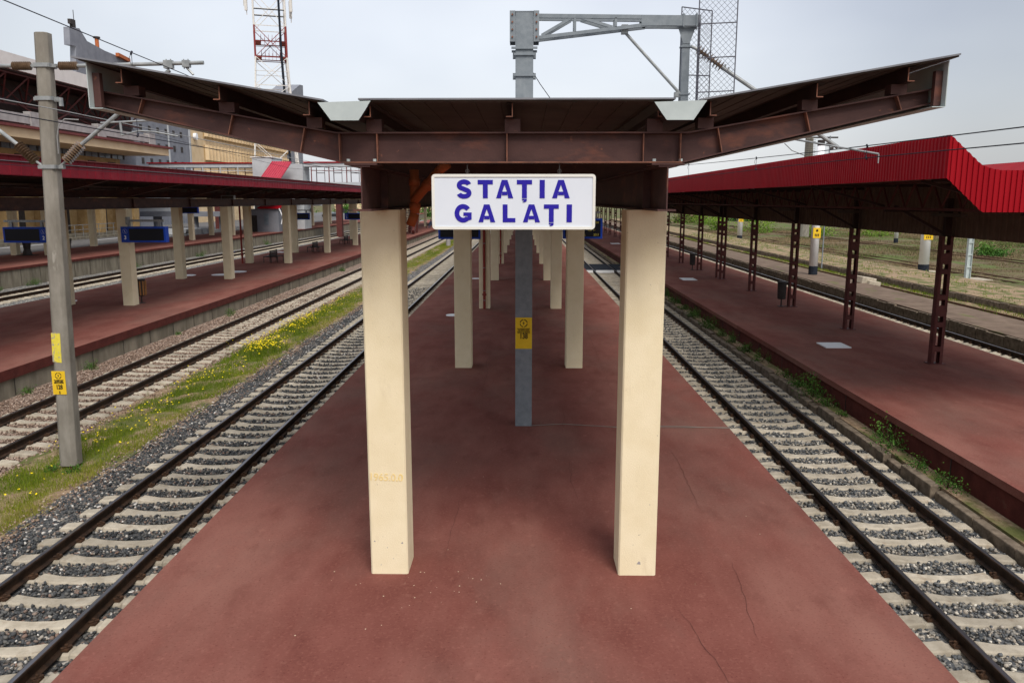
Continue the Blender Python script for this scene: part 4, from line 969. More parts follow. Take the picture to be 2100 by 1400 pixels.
for a, b in zip(xs[:-1], xs[1:]): mb.quad((a, YF+.03, ztop(a)-.05), (b, YF+.03, ztop(b)-.05), (b, 160, ztop(b)-.05), (a, 160, ztop(a)-.05))
part(mb, 'ceiling_sheet', 'brownpanel', t)
mb = MB(); corr(mb, lambda s_, d: (11.62+d, s_), YF+.1, 160, .25, .03, lambda s_: 3.47, lambda s_: 4.93, 'y'); part(mb, 'middle_panel', 'brownpanel', t)
for X_ in (9.7, 13.2):
    mb = MB(); mb.box(X_-.04, X_+.04, YF+.6, 160, 4.21, 4.27); mb.box(X_-.04, X_+.04, YF+.6, 160, 4.86, 4.92)
    y = YF+.6; up = True
    while y < 120:
        mb.bar((X_, y, 4.27 if up else 4.86), (X_, y+.45, 4.86 if up else 4.27), .035, .035); up = not up; y += .45
    part(mb, 'truss', 'steel_red', t)
for k in range(-1, 22):
    y = 21.9+6.03*k
    if y < YF+.2: continue
    mb = MB(); mb.box(7.9, 14.8, y-.05, y+.05, 4.80, 4.88); mb.bar((7.7, y, 4.82), (9.7, y, 4.30), .06, .06); mb.box(9.7, 13.2, y-.04, y+.04, 4.15, 4.205); part(mb, 'rafter', 'steel_and_shade', t)
for k in range(9):
    y = 19+6.03*k; mb = MB(); mb.box(10.2, 10.35, y, y+1.4, 4.06, 4.14); mb.box(10.25, 10.30, y+.2, y+.24, 4.14, 4.21); mb.box(10.25, 10.30, y+1.1, y+1.14, 4.14, 4.21)
    tag(mb.build('strip_light', 'roofunder'), f'pale strip light under the red canopy, {ORD[k]} from the near end', 'lamp', 'strip lights under the red canopy')
mb = MB(); mb.box(-16.45, -15.75, 44, 44.25, 4.50, 4.72); mb.cur = 1; mb.box(-16.42, -15.78, 43.985, 43.999, 4.53, 4.69); mb.box(-16.2, -16.0, 44.1, 44.15, 4.72, 4.9)
tag(mb.build('flood_light', ['galv2', 'roofunder']), 'small grey box lamp under the left canopy beam', 'lamp')

# ------------------------------------------------------------------ small things on the platforms
def cover(x, y, w_, l, label, rnd=False):
    mb = MB()
    if rnd: mb.tube((x, y, .002), (x, y, .03), w_/2, 20)
    else: mb.prism([(x-w_/2, y-l/2), (x+w_/2, y-l/2), (x+w_/2, y+l/2), (x-w_/2, y+l/2)], 'z', .002, .035)
    tag(mb.build('manhole_cover', 'white'), label, 'cover', 'white painted covers on the platforms')
cover(9.66, 24.6, .76, .85, 'white square cover on the right platform nearest the camera')
cover(9.44, 45.8, .8, 1.2, 'white square cover farther along the right platform')
cover(9.5, 66, .8, 1.3, 'small distant white cover on the right platform beyond the front column')
cover(9.6, 84, .9, 1.6, 'farthest white cover on the right platform')
cover(-2.75, 31.1, .55, .6, 'white round cover beside the second left column of the middle platform', True)
cover(-2.7, 46.0, .5, .6, 'small white round cover beside a distant left column of the middle platform', True)
cover(-20.35, 35.3, .7, .6, 'white round cover right of the concrete pole on the left platform', True)
cover(-20.2, 47.8, 1.0, .6, 'white round cover at the second far row column of the left platform', True)
cover(-18.1, 50.3, 1.2, .6, 'white round cover under the blue hydrant', True)
cover(-18.3, 48.2, 1.1, .6, 'white round cover just in front of the blue hydrant', True)
cover(-20.9, 69.5, .9, .6, 'distant white round cover by the benches of the left platform', True)
t = thing('water_hydrant', 'blue cast iron hydrant standing on a white cover on the left platform', 'hydrant', (-18.55, 50.6, .03))
mb = MB(); mb.lathe((0, 0, 0), (0, 0, 1.15), [(0, .16), (.04, .16), (.08, .09), (.25, .10), (.3, .14), (.36, .10), (.75, .075), (.85, .09), (.95, .15), (.98, .17), (1, .12)], 14); part(mb, 'body', 'blue', t, smooth=True)
mb = MB(); mb.tube((0, -.08, .9), (0, -.25, .82), .035, 8); mb.bar((-.02, 0, 1.15), (.3, 0, 1.22), .03, .03); part(mb, 'spout', 'blue', t)
def bin_(x, y, label, dk=False):
    t = thing('litter_bin', label, 'litter bin', (x, y, 0), 'litter bins on the platforms')
    mb = MB(); mb.lathe((0, 0, .32), (0, 0, 1.02), [(0, .15), (.05, .17), (.95, .19), (1, .19)], 14); part(mb, 'drum', 'dark', t)
    if not dk:
        mb = MB()
        for i in range(10):
            a = 2*pi*i/10; mb.bar((.20*math.cos(a), .20*math.sin(a), .36), (.215*math.cos(a), .215*math.sin(a), .98), .06, .02)
        part(mb, 'slats', 'wood', t)
    mb = MB(); mb.tube((0, 0, .0), (0, 0, .32), .03, 8); mb.box(-.12, .12, -.12, .12, 0, .02); mb.tube((0, 0, 1.02), (0, 0, 1.06), .21, 14); part(mb, 'stand', 'dark', t)
bin_(-16.78, 34.75, 'litter bin with wooden slats behind the nearest left platform column')
bin_(11.0, 34.0, 'dark litter bin against the third lattice post of the right platform', True)
bin_(11.0, 52.2, 'dark litter bin against the sixth lattice post of the right platform', True)
def bench(x, y, z, label, rz=0, double=False):
    t = thing('bench', label, 'bench', (x, y, z), 'brown benches on the platforms', rz)
    for s_ in ((-1, 1) if double else (1,)):
        mb = MB()
        for i in range(4): mb.box(-.85, .85, s_*(.08+i*.11), s_*(.17+i*.11), .43, .46)
        part(mb, 'seat', 'dark', t)
        mb = MB()
        for i in range(3): mb.bar((-.85, s_*(.04-i*.03), .56+i*.13), (.85, s_*(.04-i*.03), .56+i*.13), .025, .10)
        part(mb, 'backrest', 'dark', t)
    for q in (-.7, .7):
        mb = MB()
        for s_ in ((-1, 1) if double else (1,)): mb.bar((q, s_*.5, 0), (q, s_*.5, .43), .04, .04); mb.bar((q, s_*.05, 0), (q, s_*.0, .9), .04, .04); mb.bar((q, s_*.03, .41), (q, s_*.52, .41), .04, .03)
        part(mb, 'leg', 'dark', t)
bench(-18.3, 58.6, 0, 'double brown bench between columns of the left platform, nearest of three', pi/2, True)
bench(-18.3, 70.5, 0, 'low double bench of the left platform, middle one of three', pi/2, True)
bench(-18.3, 83.0, 0, 'double bench of the left platform, farthest of three', pi/2, True)
bench(-37.5, 65.5, .45, 'brown bench right behind the concrete pole on the farthest left platform', pi/2)
bench(-36.6, 88.0, .45, 'brown bench beside the forecourt under the blue display', pi/2)
bench(-36.3, 99.0, .45, 'small brown bench left of the grey kiosk', pi/2)
mb = MB()
mb.box(-.62, .62, -.38, .38, .02, .05); mb.lathe((0, 0, 0), (0, 0, 1.5), [(0, .35), (.3, .22), (.7, .30), (1, .42)], 10)
o = mb.build('planter', 'dark'); o.location = (-36.6, 58.8, .45); tag(o, 'dark flared pedestal left of the concrete pole on the farthest left platform', 'pedestal')

# rubber level crossing between middle and right platform
t = thing('crossing_panels', 'dark rubber crossing panels over the right track far along the platform', 'crossing', (XR, 61.3, 0))
for a, b in ((-1.85, -.86), (-.66, .66), (.86, 1.85)):
    mb = MB(); mb.prism([(-3.2, -.55), (2.8, -.55), (2.8, -.72), (-3.2, -.72)], 'x', a, b); part(mb, 'rubber_panel', 'rubber', t)
mb = MB(); mb.box(-1.85, -.86, -3.3, -3.22, -.72, -.53); mb.box(-.66, .66, -3.3, -3.22, -.72, -.53); mb.box(.86, 1.85, -3.3, -3.22, -.72, -.53); part(mb, 'pale_edge', 'white', t)
mb = MB(); mb.lathe((-4.1+7.3, 45.4, 0), (-4.1+7.3, 45.4, .16), [(0, .16), (1, .02)], 8)
o = mb.build('rubber_cone_stub', 'dark'); tag(o, 'small black lump on the right side of the middle platform beyond the second column', 'debris')

# ------------------------------------------------------------------ white poles and posts beyond the right platform
def wpole(x, y, z0, h, r, label, plate=True, foot=True, base=False):
    t = thing('white_pole', label, 'pole', (x, y, z0), 'white painted poles behind the right platform')
    mb = MB(); mb.tube((0, 0, .55 if foot else 0), (0, 0, h), r, 16, r*.8); part(mb, 'shaft', 'white', t, smooth=True)
    if foot: mb = MB(); mb.tube((0, 0, -.1), (0, 0, .55), r*1.02, 16); part(mb, 'dark_foot', 'rubber', t)
    mb = MB(); mb.tube((0, 0, h), (0, 0, h+.35), r*.82, 12); part(mb, 'dark_cap', 'dark', t)
    if plate: mb = MB(); mb.box(-r*.9, r*.9, -r-.012, -r+.02, 2.35, 3.0); pl = part(mb, 'number_plate', 'yellow', t); 
    if plate:
        e = MB(); e.tube((0, -r-.018, 2.82), (0, -r-.013, 2.82), r*.3, 10)
        for q in (-.3, 0, .3): e.box(q*r*1.2-.03, q*r*1.2+.03, -r-.018, -r-.0125, 2.45, 2.62)
        part(e, 'plate_marks', 'clip', pl)
    if base: mb = MB(); mb.box(-1.0, 1.0, -.7, .7, -.1, .06); part(mb, 'concrete_footing', 'sleeper', t)
wpole(18.75, 52, -.27, 8.1, .27, 'white pole with yellow plate standing on the old low platform')
wpole(29.3, 59, -.7, 8.1, .36, 'white pole just left of the nearest lattice post, on a pale footing', base=True)
wpole(28.9, 108, -.7, 8.3, .34, 'thin white pole between the third and fourth lattice posts')
wpole(26.5, 152, -.7, 8.5, .34, 'distant white pole right beside the big front column')
wpole(46, 100, -.7, 7, .25, 'small distant white pole stump in the dry field', plate=False)
t = thing('steel_post', 'pale blue steel post with a small arm on a concrete pad at right', 'post', (29.35, 53.2, -.7))
mb = MB(); mb.box(-.16, -.13, -.12, .12, 0, 2.75); mb.box(.13, .16, -.12, .12, 0, 2.75); mb.box(-.13, .13, -.015, .015, 0, 2.75)
for z in (.8, 1.6, 2.4): mb.box(-.13, .13, -.10, -.09, z, z+.08)
part(mb, 'profile', 'gutter', t); mb = MB(); mb.bar((-.1, 0, 2.7), (-.45, 0, 3.15), .04, .04); part(mb, 'arm', 'gutter', t); mb = MB(); mb.box(-1.2, 1.2, -.9, .9, -.1, .06); part(mb, 'concrete_footing', 'sleeper', t)
t = thing('concrete_pole', 'tall grey ladder pole rising above the red canopy ridge', 'pole', (40.5, 117, -.8))
mb = MB(); mb.tube((0, 0, 0), (0, 0, 14.0), .75, 12, .55); part(mb, 'shaft', 'polec', t)
mb = MB()
for k in range(16): mb.box(-.65, .65, -.72, -.66, 10+k*.26, 10.05+k*.26)
mb.box(-3, 4, -.1, .1, 13.9, 14.1); mb.path([(-3.5, 0, 13.2), (-2.4, 0, 12.2), (-.5, 0, 11.5)], .05); part(mb, 'rungs', 'dark', t)
t = thing('signal_mast', 'thin mast with dark signal heads above the red canopy ridge', 'signal', (23.0, 62, -.7))
mb = MB(); mb.tube((0, 0, 0), (0, 0, 9.9), .05, 8); part(mb, 'mast', 'galv', t); mb = MB()
for z, q in ((9.2, -.15), (8.9, .15), (8.5, .2), (8.2, -.1), (7.7, -.2)): mb.box(q-.12, q+.12, -.1, .1, z, z+.18)
part(mb, 'signal_heads', 'dark', t)
mb = MB(); mb.box(-.6, .6, -.3, .3, -.05, .35); mb.box(-.2, .8, -.5, .1, -.05, .2); o = mb.build('concrete_rubble', 'sleeper', bevel=.04); o.location = (20.0, 47, -.3); o.rotation_euler = (0.1, .15, .5); tag(o, 'broken pale concrete blocks beside the white pole on the old platform', 'rubble')

# ------------------------------------------------------------------ weeds and bushes
def leaves(name, n, rx, ry, rz, size, material, seed, up=.5, parent=None, clumps=5):
    r2 = np.random.default_rng(seed); C_ = r2.normal(0, .45, (clumps, 3)); C_[:, 2] = np.abs(C_[:, 2]); k = r2.integers(0, clumps, n)
    p = C_[k]+r2.normal(0, .33, (n, 3)); p = p*np.array([rx, ry, rz]); p[:, 2] = np.abs(p[:, 2])+.01
    a = r2.uniform(0, 2*pi, n); el = r2.uniform(-.3, 1.2, n); s_ = size*r2.uniform(.6, 1.4, n)
    d = np.stack([np.cos(a)*np.cos(el), np.sin(a)*np.cos(el), np.sin(el)], -1); b = r2.uniform(0, 2*pi, n)
    sd_ = np.cross(d, np.stack([np.cos(b), np.sin(b), np.full(n, .3)], -1)); sd_ /= np.linalg.norm(sd_, axis=1)[:, None]+1e-6
    V = np.zeros((n, 4, 3)); V[:, 0] = p-d*s_[:, None]; V[:, 1] = p+sd_*s_[:, None]*.4; V[:, 2] = p+d*s_[:, None]; V[:, 3] = p-sd_*s_[:, None]*.4
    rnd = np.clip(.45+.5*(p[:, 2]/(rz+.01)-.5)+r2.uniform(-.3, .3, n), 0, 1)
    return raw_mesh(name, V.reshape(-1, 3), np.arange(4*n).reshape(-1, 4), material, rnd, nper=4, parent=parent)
def weed(x, y, z, s_, label, seed, group='weeds along the red platform wall', m='leaf'):
    t = thing('weed_plant', label, 'weed', (x, y, z), group)
    leaves('foliage', int(520*min(s_, 1.3)), .24*s_, .42*s_, .26*s_, .022*(.7+s_*.4), m, seed, parent=t, clumps=7)
    mb = MB()
    for i in range(5):
        a = random.uniform(0, 6.28); mb.tube((0, 0, -.05), (.16*s_*math.cos(a), .2*s_*math.sin(a), .3*s_), .005, 5)
    part(mb, 'stems', 'clip', t)
wd_ = [(14.1, .9), (15.2, .8), (16.4, 1.5), (18.9, .45), (19.8, .9), (20.8, 1.5), (22.0, 1.0), (23.1, .8), (25.3, .75), (27.0, .95), (29.0, .8), (30.2, .6), (32.0, 1.0), (33.4, 1.0), (35.4, 1.2), (37.6, .8), (40, 1.3), (43, 1.1), (47, 1.2), (51, 1.3), (56, 1.5)]
for k, (y, s_) in enumerate(wd_):
    weed(7.52, y-.5, -.56, s_*(.9 if y < 24 else 1.15), f'green weed at the foot of the right platform wall, {ORD[k]} from the near end', 100+k)
for k, (x, y, s_) in enumerate([(-13.55, 24.5, .8), (-13.6, 21.2, .7), (-13.6, 31, .5), (-13.5, 36.5, .9), (-13.6, 60, 1)]):
    weed(x, y, -.80, s_, f'small weed at the concrete wall foot of the left platform, {ORD[k]} from the left', 140+k, 'weeds along the left platform wall')
for k, (x, y, s_) in enumerate([(-30.7, 46, .9), (-30.7, 49.5, 1.2), (-30.7, 63, 1.5), (-30.7, 76, 1.5), (-30.7, 83, 1.9), (-30.7, 96, 1.6)]):
    weed(x, y, -.8, s_, f'weed at the wall of the farthest left platform, {ORD[k]} from the left', 160+k, 'weeds along the farthest left wall')
for k, (x, y) in enumerate([(-8.75, 14.75), (-9.15, 14.8), (-9.7, 11.4)]):
    weed(x, y, -.76, .45, ['tiny weed hugging the right foot of the concrete pole', 'tiny weed hugging the left foot of the concrete pole', 'dark low weed on the grass strip at the left edge of the picture'][k], 180+k, None)
def bush(x, y, s_, sz, label, seed, m='leafpale'):
    t = thing('bush', label, 'bush', (x, y, -.8), 'bushes in the field on the right')
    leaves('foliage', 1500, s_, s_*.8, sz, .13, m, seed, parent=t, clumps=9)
    mb = MB()
    for i in range(7):
        a = random.uniform(0, 6.28); mb.tube((0, 0, -.05), (.5*s_*math.cos(a), .5*s_*math.sin(a), .9*sz), .03, 5, .01)
    part(mb, 'branches', 'clip', t)
bush(52, 118, 3.6, 2.3, 'large bright green bush between the second and third lattice posts', 201)
bush(43, 120, 2.2, 1.7, 'bright green bush left of the third lattice post', 202)
bush(38, 132, 2.5, 2.0, 'green bush between the fourth and fifth lattice posts', 203)
bush(34, 142, 1.8, 1.9, 'upright yellow green bush by the doubled lattice post', 204)
bush(38, 175, 3.0, 2.5, 'distant yellow green bush between the last near posts', 205)
bush(51.5, 80, 1.9, 1.7, 'dark green bush at the right edge of the picture', 206, 'leaf')
bush(44, 76, 1.2, .8, 'small low green bush beside the pale steel post', 207, 'leaf')
bush(62, 140, 3.2, 1.9, 'wide green bush far right under the brown panel', 208)
for k in range(10):
    t = thing('tree', f'distant tree on the horizon of the right field, {ORD[k]} from the left', 'tree', (40+k*17+random.uniform(-4, 4), 205+random.uniform(-15, 25), -.8), 'trees on the horizon of the field')
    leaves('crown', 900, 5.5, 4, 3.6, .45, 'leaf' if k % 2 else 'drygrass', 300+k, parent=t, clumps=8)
    mb = MB(); mb.tube((0, 0, 0), (0, 0, 4), .25, 7, .1); part(mb, 'trunk', 'clip', t)
for k in range(6):
    t = thing('tree', f'distant green tree beyond the end of the left platforms, {ORD[k]} from the left', 'tree', (-75+k*14+random.uniform(-3, 3), 265+random.uniform(-10, 20), -.8), 'trees beyond the left platforms')
    leaves('crown', 900, 4.5, 4, 4.2, .45, 'leaf', 330+k, parent=t, clumps=8)
    mb = MB(); mb.tube((0, 0, 0), (0, 0, 4), .25, 7, .1); part(mb, 'trunk', 'clip', t)

# ------------------------------------------------------------------ station hall on the left
t = thing('station_hall', 'station hall with white roof edge, space frame and cream canopy at far left', 'building', (0, 0, 0))
mb = MB(); mb.box(-75, -47, 30, 108, 16.35, 17.75); mb.cur = 1; mb.box(-74.9, -47.3, 30.1, 107.7, 16.2, 16.345); part(mb, 'hall_roof', ['hallwhite', 'steel_and_shade'], t)
mb = MB()
for X_ in (-47.6, -51.0, -54.5):
    n_ = 0; y = 34.
    while y < 104:
        mb.bar((X_, y, 16.1), (X_-1.7, y+1.75, 13.6), .14, .14); mb.bar((X_, y+3.5, 16.1), (X_-1.7, y+1.75, 13.6), .14, .14); mb.bar((X_-3.4, y, 16.1), (X_-1.7, y+1.75, 13.6), .14, .14); mb.bar((X_-3.4, y+3.5, 16.1), (X_-1.7, y+1.75, 13.6), .14, .14); y += 3.5
    mb.bar((X_-1.7, 35.7, 13.6), (X_-1.7, 105, 13.6), .16, .16); mb.bar((X_, 34, 16.1), (X_, 107, 16.1), .16, .16)
y = 40.
while y < 106:
    for a in (-4, -1.5, 1.5, 4): mb.bar((-48.5, y, 12.2), (-48.5-random.uniform(0, 2), y+a, 13.7), .14, .14)
    y += 11
part(mb, 'space_frame', 'steel_red', t)
mb = MB(); mb.box(-74, -50.5, 30, 106, .4, 11.5); mb.cur = 1; mb.box(-74, -50.6, 30.2, 105.8, 11.5, 16.1); part(mb, 'hall_core', ['greyclad', 'steel_and_shade'], t)  # upper box coloured dark, standing in for shade behind the space frame
mb = MB(); y = 30.
while y < 92: mb.box(-46.4, -46.0, y, y+10.4, 11.45, 12.3); mb.box(-46.6, -45.9, y+10.4, y+12, 11.1, 12.6); y += 12
part(mb, 'concrete_arches', 'concgrey', t)
mb = MB(); mb.box(-50.4, -45.0, 30, 103.5, 10.0, 10.85); mb.cur = 1; mb.box(-50.4, -44.7, 30, 104.2, 10.855, 11.1); part(mb, 'entrance_canopy', ['tancream', 'maroon'], t)
mb = MB(); mb.box(-50.45, -50.1, 30, 101, .4, 9.45); part(mb, 'wall', 'cream2', t)
for k in range(20):
    y = 42+k*3.0; mb = MB(); mb.box(-50.09, -50.03, y, y+2.7, 9.46, 9.98); f = part(mb, 'clerestory_window', 'glass', t)
    m2 = MB(); m2.box(-50.09, -49.98, y+2.7, y+3.0, 9.46, 9.98); m2.box(-50.02, -50.0, y+1.3, y+1.4, 9.46, 9.98); part(m2, 'mullion', 'dark', f)
for k in range(9):
    y = 62+k*4.5; mb = MB(); mb.box(-50.09, -49.95, y, y+1.6, 8.0, 9.0); part(mb, 'opening', 'dark', t)
for k in range(7):
    y = 52+k*8.0; mb = MB(); mb.box(-50.09, -49.9, y, y+4.4, .9, 4.4); d_ = part(mb, 'doorway', 'dark', t)
    m2 = MB(); m2.prism([(y-1.9, .4), (y-.6, .4), (y-.3, 5.5), (y-1.6, 5.5)], 'x', -50.08, -47.5); part(m2, 'slanted_pier', 'cream2', t)
    m3 = MB(); m3.box(-49.89, -49.87, y+1.2, y+3.0, 1.0, 3.6); part(m3, 'door_glass', 'glass', d_)
mb = MB(); mb.box(-50.0, -47.0, 48, 101, .4, .9); mb.box(-47.0, -46.4, 48, 101, .4, .65); part(mb, 'entrance_steps', 'conc_wall', t)
mb = MB()
for k in range(12):
    y = 74+k*1.6; mb.bar((-46.8, y, .6), (-46.8, y, 1.9), .05, .05)
mb.bar((-46.8, 74, 1.9), (-46.8, 92, 1.9), .06, .06); mb.bar((-46.8, 74, 1.4), (-46.8, 92, 1.4), .05, .05); part(mb, 'handrail', 'galv2', t)
t = thing('station_name_board', 'small blue board with white GALAȚI on the cream station wall', 'sign', (-49.8, 72.2, 8.15))
mb = MB(); mb.box(0, .12, 0, 3.0, 0, 1.0); part(mb, 'board', 'blue', t)
put_text('lettering', 'GALAȚI', .55, (.125, 1.95, .62), (pi/2, 0, pi/2), 'white', t, off=.01)
e = MB()
for i in range(12):
    a, b = 2*pi*i/12, 2*pi*(i+1)/12; e.bar((.13, .6+.25*math.cos(a), .5+.25*math.sin(a)), (.13, .6+.25*math.cos(b), .5+.25*math.sin(b)), .02, .05)
e.prism([(.5, .5), (.6, .66), (.7, .5), (.6, .34)], 'x', .125, .135); part(e, 'emblem', 'white', t)
mb = MB(); mb.box(.121, .13, 1.5, 2.6, .12, .28); part(mb, 'colour_stripe', 'orange', t)
# white lines on the forecourt
mb = MB()
for (x, y0, y1) in ((-45.6, 40, 52), (-45.6, 55, 62), (-45.0, 66, 78), (-44.4, 82, 96)): mb.box(x, x+.22, y0, y1, .404, .409)
for y in (92, 100, 112): mb.box(-44.4, -40, y, y+.3, .404, .409)
tag(mb.build('road_markings', 'white'), kind='structure')

# grey and cream office building beyond the hall
t = thing('office_building', 'office building with cream finned facade between grey sail shaped end walls', 'building', (0, 0, 0))
def Xp(px_x, py, x):   # fixed survey numbers below were taken in metres; helper used at build time for this facade only
    return None
mb = MB(); mb.prism([(110.9, .4), (111.1, 21.1), (111.6, 24.8), (110.2, 24.7), (110.4, 27.0), (112.9, 27.3), (114.6, 26.0), (119.2, 25.55), (124.2, 25.4), (130.4, 24.5), (147, 22.5), (147, .4)], 'x', -60.8, -60); part(mb, 'left_sail_wall', 'greyclad', t)
for r0 in range(9):
    for k in range(11):
        y = 113+k*3.0; z = 2.5+r0*2.55
        if z > 22: continue
        mb = MB(); mb.box(-60, -59.94, y, y+.8, z, z+.95)
        part(mb, 'small_window', 'dark', t)
mb = MB(); mb.box(-59.99, -59.8, 138, 138.25, .4, 22); mb.box(-59.99, -59.8, 146.7, 147.1, .4, 22); part(mb, 'drainpipe', 'ltgrey', t)
mb = MB(); mb.box(-66, -60.01, 147.1, 210.5, .4, 22.5); part(mb, 'cream_wall', 'tancream', t)
for z0, z1 in ((7.2, 10.2), (11.7, 14.7), (16.0, 19.0), (20.0, 22.4)):
    mb = MB(); m2 = MB(); y = 153.6
    while y < 208.5:
        mb.prism([(-60.0, y), (-59.2, y+.15), (-59.2, y+.45), (-60.0, y+1.15)], 'z', z0+.25, z1); y += 1.75
    part(mb, 'facade_fins', 'tancream', t)
    m2.box(-60.0, -59.9, 153.4, 209.5, z0, z1); part(m2, 'fin_recess', 'cream2', t)
mb = MB(); mb.prism([(210.6, .4), (205, 27.6), (210.5, 30.8), (222.5, 35.0), (225.5, 35.2), (225.4, 32), (222.6, 31.6), (222.3, .4)], 'x', -66, -60); part(mb, 'right_sail_wall', 'greyclad', t)
mb = MB(); mb.tube((-60, 149.2, 15.9), (-59.5, 149.2, 15.9), .6, 16); part(mb, 'dish_antenna', 'white', t)
mb = MB(); mb.tube((-60.9, 119.0, 25), (-60.9, 119.0, 27.2), .28, 8); mb.cur = 1; mb.tube((-60.9, 119.0, 27.2), (-60.9, 119.0, 27.4), .5, 8); part(mb, 'flue', ['orange', 'dark'], t)
mb = MB(); mb.prism([(122.3, 25.3), (125.8, 25.05), (125.8, 25.55), (122.3, 25.8)], 'x', -59.99, -59.5); part(mb, 'copper_duct', 'orange', t)
mb = MB(); mb.box(-60.7, -60.3, 111.8, 112.6, 27.0, 28.3); mb.tube((-60.5, 112.6, 27.1), (-60.5, 112.6, 29.6), .05, 6); mb.box(-60.6, -60.2, 111.2, 111.8, 27.6, 28.2); part(mb, 'roof_antennas', 'dark', t)

# footbridge
t = thing('footbridge', 'grey glazed footbridge with thin red roof edge behind the left canopy', 'footbridge', (0, 115, 0))
mb = MB(); mb.box(-53, -35, 0, 3, 5.9, 6.9); mb.box(-53, -35, 0, 3, 9.05, 9.55); mb.box(-31, -13.5, 0, 3, 5.7, 7.0); mb.box(-31, -13.5, 0, 3, 9.15, 9.65); part(mb, 'deck_and_roof_band', 'ltgrey', t)
mb = MB(); mb.box(-53.2, -35, -.15, 3.2, 9.56, 9.72); mb.box(-31, -13.3, -.15, 3.2, 9.66, 9.82); part(mb, 'roof_edge', 'red', t)
for (a, b) in ((-52.9, -38), (-30.0, -13.8)):
    x = a
    while x < b:
        mb = MB(); mb.box(x, x+.12, -.05, .07, 6.95, 9.1); mb.box(x+.12, x+2.45, -.02, .04, 8.55, 8.63); rf = MB(); rf.box(x, x+.1, 2.9, 3.0, 6.95, 9.1); rf.box(x+.1, x+1.2, 2.93, 2.95, 8.3, 8.4); rf.box(x+1.2, x+1.27, 2.9, 2.96, 6.95, 9.1); part(rf, 'rear_frame', 'maroon', t)
        part(mb, 'window_frame', 'maroon' if x > -35 else 'ltgrey', t); x += 2.5
mb = MB(); mb.box(-37.6, -34.9, -2, 3, .45, 10.3); mb.box(-34.9, -31.0, -.6, 3, .45, 9.5); mb.cur = 1; mb.box(-37.8, -34.8, -2.1, 3.1, 10.3, 10.42); part(mb, 'lift_tower', ['ltgrey', 'hallwhite'], t)
mb = MB(); mb.prism([(-2.0, 9.6), (-7.5, 7.2), (-7.5, 7.35), (-2.0, 9.75)], 'x', -34.8, -32.1)
for k in range(9): mb.prism([(-2.0, 9.76), (-7.5, 7.36), (-7.5, 7.42), (-2.0, 9.82)], 'x', -34.8+k*.31, -34.7+k*.31)
part(mb, 'stair_roof', 'pinkred', t)
mb = MB()
for q in (-16.9, -14.6): mb.bar((q, 1, 6), (q, -8, .3), .35, .5)
for q in (-16.6, -15.8, -14.8): mb.bar((q, -3, 0), (q+.3, -3, 4), .3, .3)
for k in range(18): mb.box(-16.7, -14.8, .8-k*.5, 1.2-k*.5, 5.8-k*.31, 5.86-k*.31)
part(mb, 'stair', 'steel_red', t)
mb = MB(); mb.bar((-17.2, .5, 6.4), (-17.2, -8.5, .9), .1, .9); part(mb, 'stair_side_panel', 'ltgrey', t)
for q in (-44, -26.5):
    mb = MB(); mb.box(q-.4, q+.4, 1, 2, -.8, 5.9); part(mb, 'pier', 'steel_red', t)
# kiosk
t = thing('kiosk', 'small grey cabin with a red roof on the farthest left platform', 'kiosk', (-33.6, 103.5, .45))
mb = MB(); mb.box(-2.0, 2.2, 0, 4, 0, 2.9); part(mb, 'cabin', 'greyclad', t)
mb = MB(); mb.prism([(-.3, 2.95), (4.3, 3.6), (4.3, 3.75), (-.3, 3.1)], 'x', -.4, 2.5); part(mb, 'roof', 'red', t)
mb = MB(); mb.box(-1.5, -.6, -.05, -.0, 0, 2.1); d_ = part(mb, 'door', 'dark', t); mb = MB(); mb.box(.3, .9, -.05, -.0, .9, 2.3); part(mb, 'window', 'glass', t)
mb = MB(); mb.bar((2.4, -.3, 3.0), (3.1, -.3, 1.2), .1, .1); mb.bar((3.1, -.3, 3.0), (2.6, -.3, 1.0), .1, .1); part(mb, 'stay_bars', 'white', t)
# grey bus-like block between left columns (white painted low walls)
for k, (x, y, l, lb) in enumerate([(-44.5, 96, 6, 'low pale concrete barrier on the forecourt, left one'), (-41.6, 98, 3, 'low pale concrete barrier on the forecourt, right one')]):
    mb = MB(); mb.box(x, x+l, y, y+.6, .4, 1.1); mb.box(x-.1, x+l+.1, y-.1, y+.7, .4, .6); tag(mb.build('concrete_barrier', 'ltgrey', bevel=.03), lb, 'barrier', 'concrete barriers on the forecourt')
mb = MB(); mb.box(-56, -47.5, 109, 111, 3.0, 6.4); mb.cur = 1; mb.box(-55.5, -51, 108.95, 108.99, 3.8, 5.8); mb.cur = 2; mb.box(-56, -40, 108.5, 111, 2.3, 2.95)
mb.cur = 2
for q in (-55, -50, -45, -41): mb.tube((q, 110, .4), (q, 110, 2.3), .6, 8)
tag(mb.build('raised_annex', ['ltgrey', 'maroon', 'greyclad']), 'grey raised annex on round stub piers behind the left platform columns', 'building')
mb = MB(); mb.box(-70, 0, 300, 303, -1, 6)
for k in range(23): mb.box(-70+k*3, -69+k*3, 299.9, 299.99, 2.2, 4.4)
tag(mb.build('far_wall_building', 'tancream'), 'long low cream building far beyond the end of the left platforms', 'building')

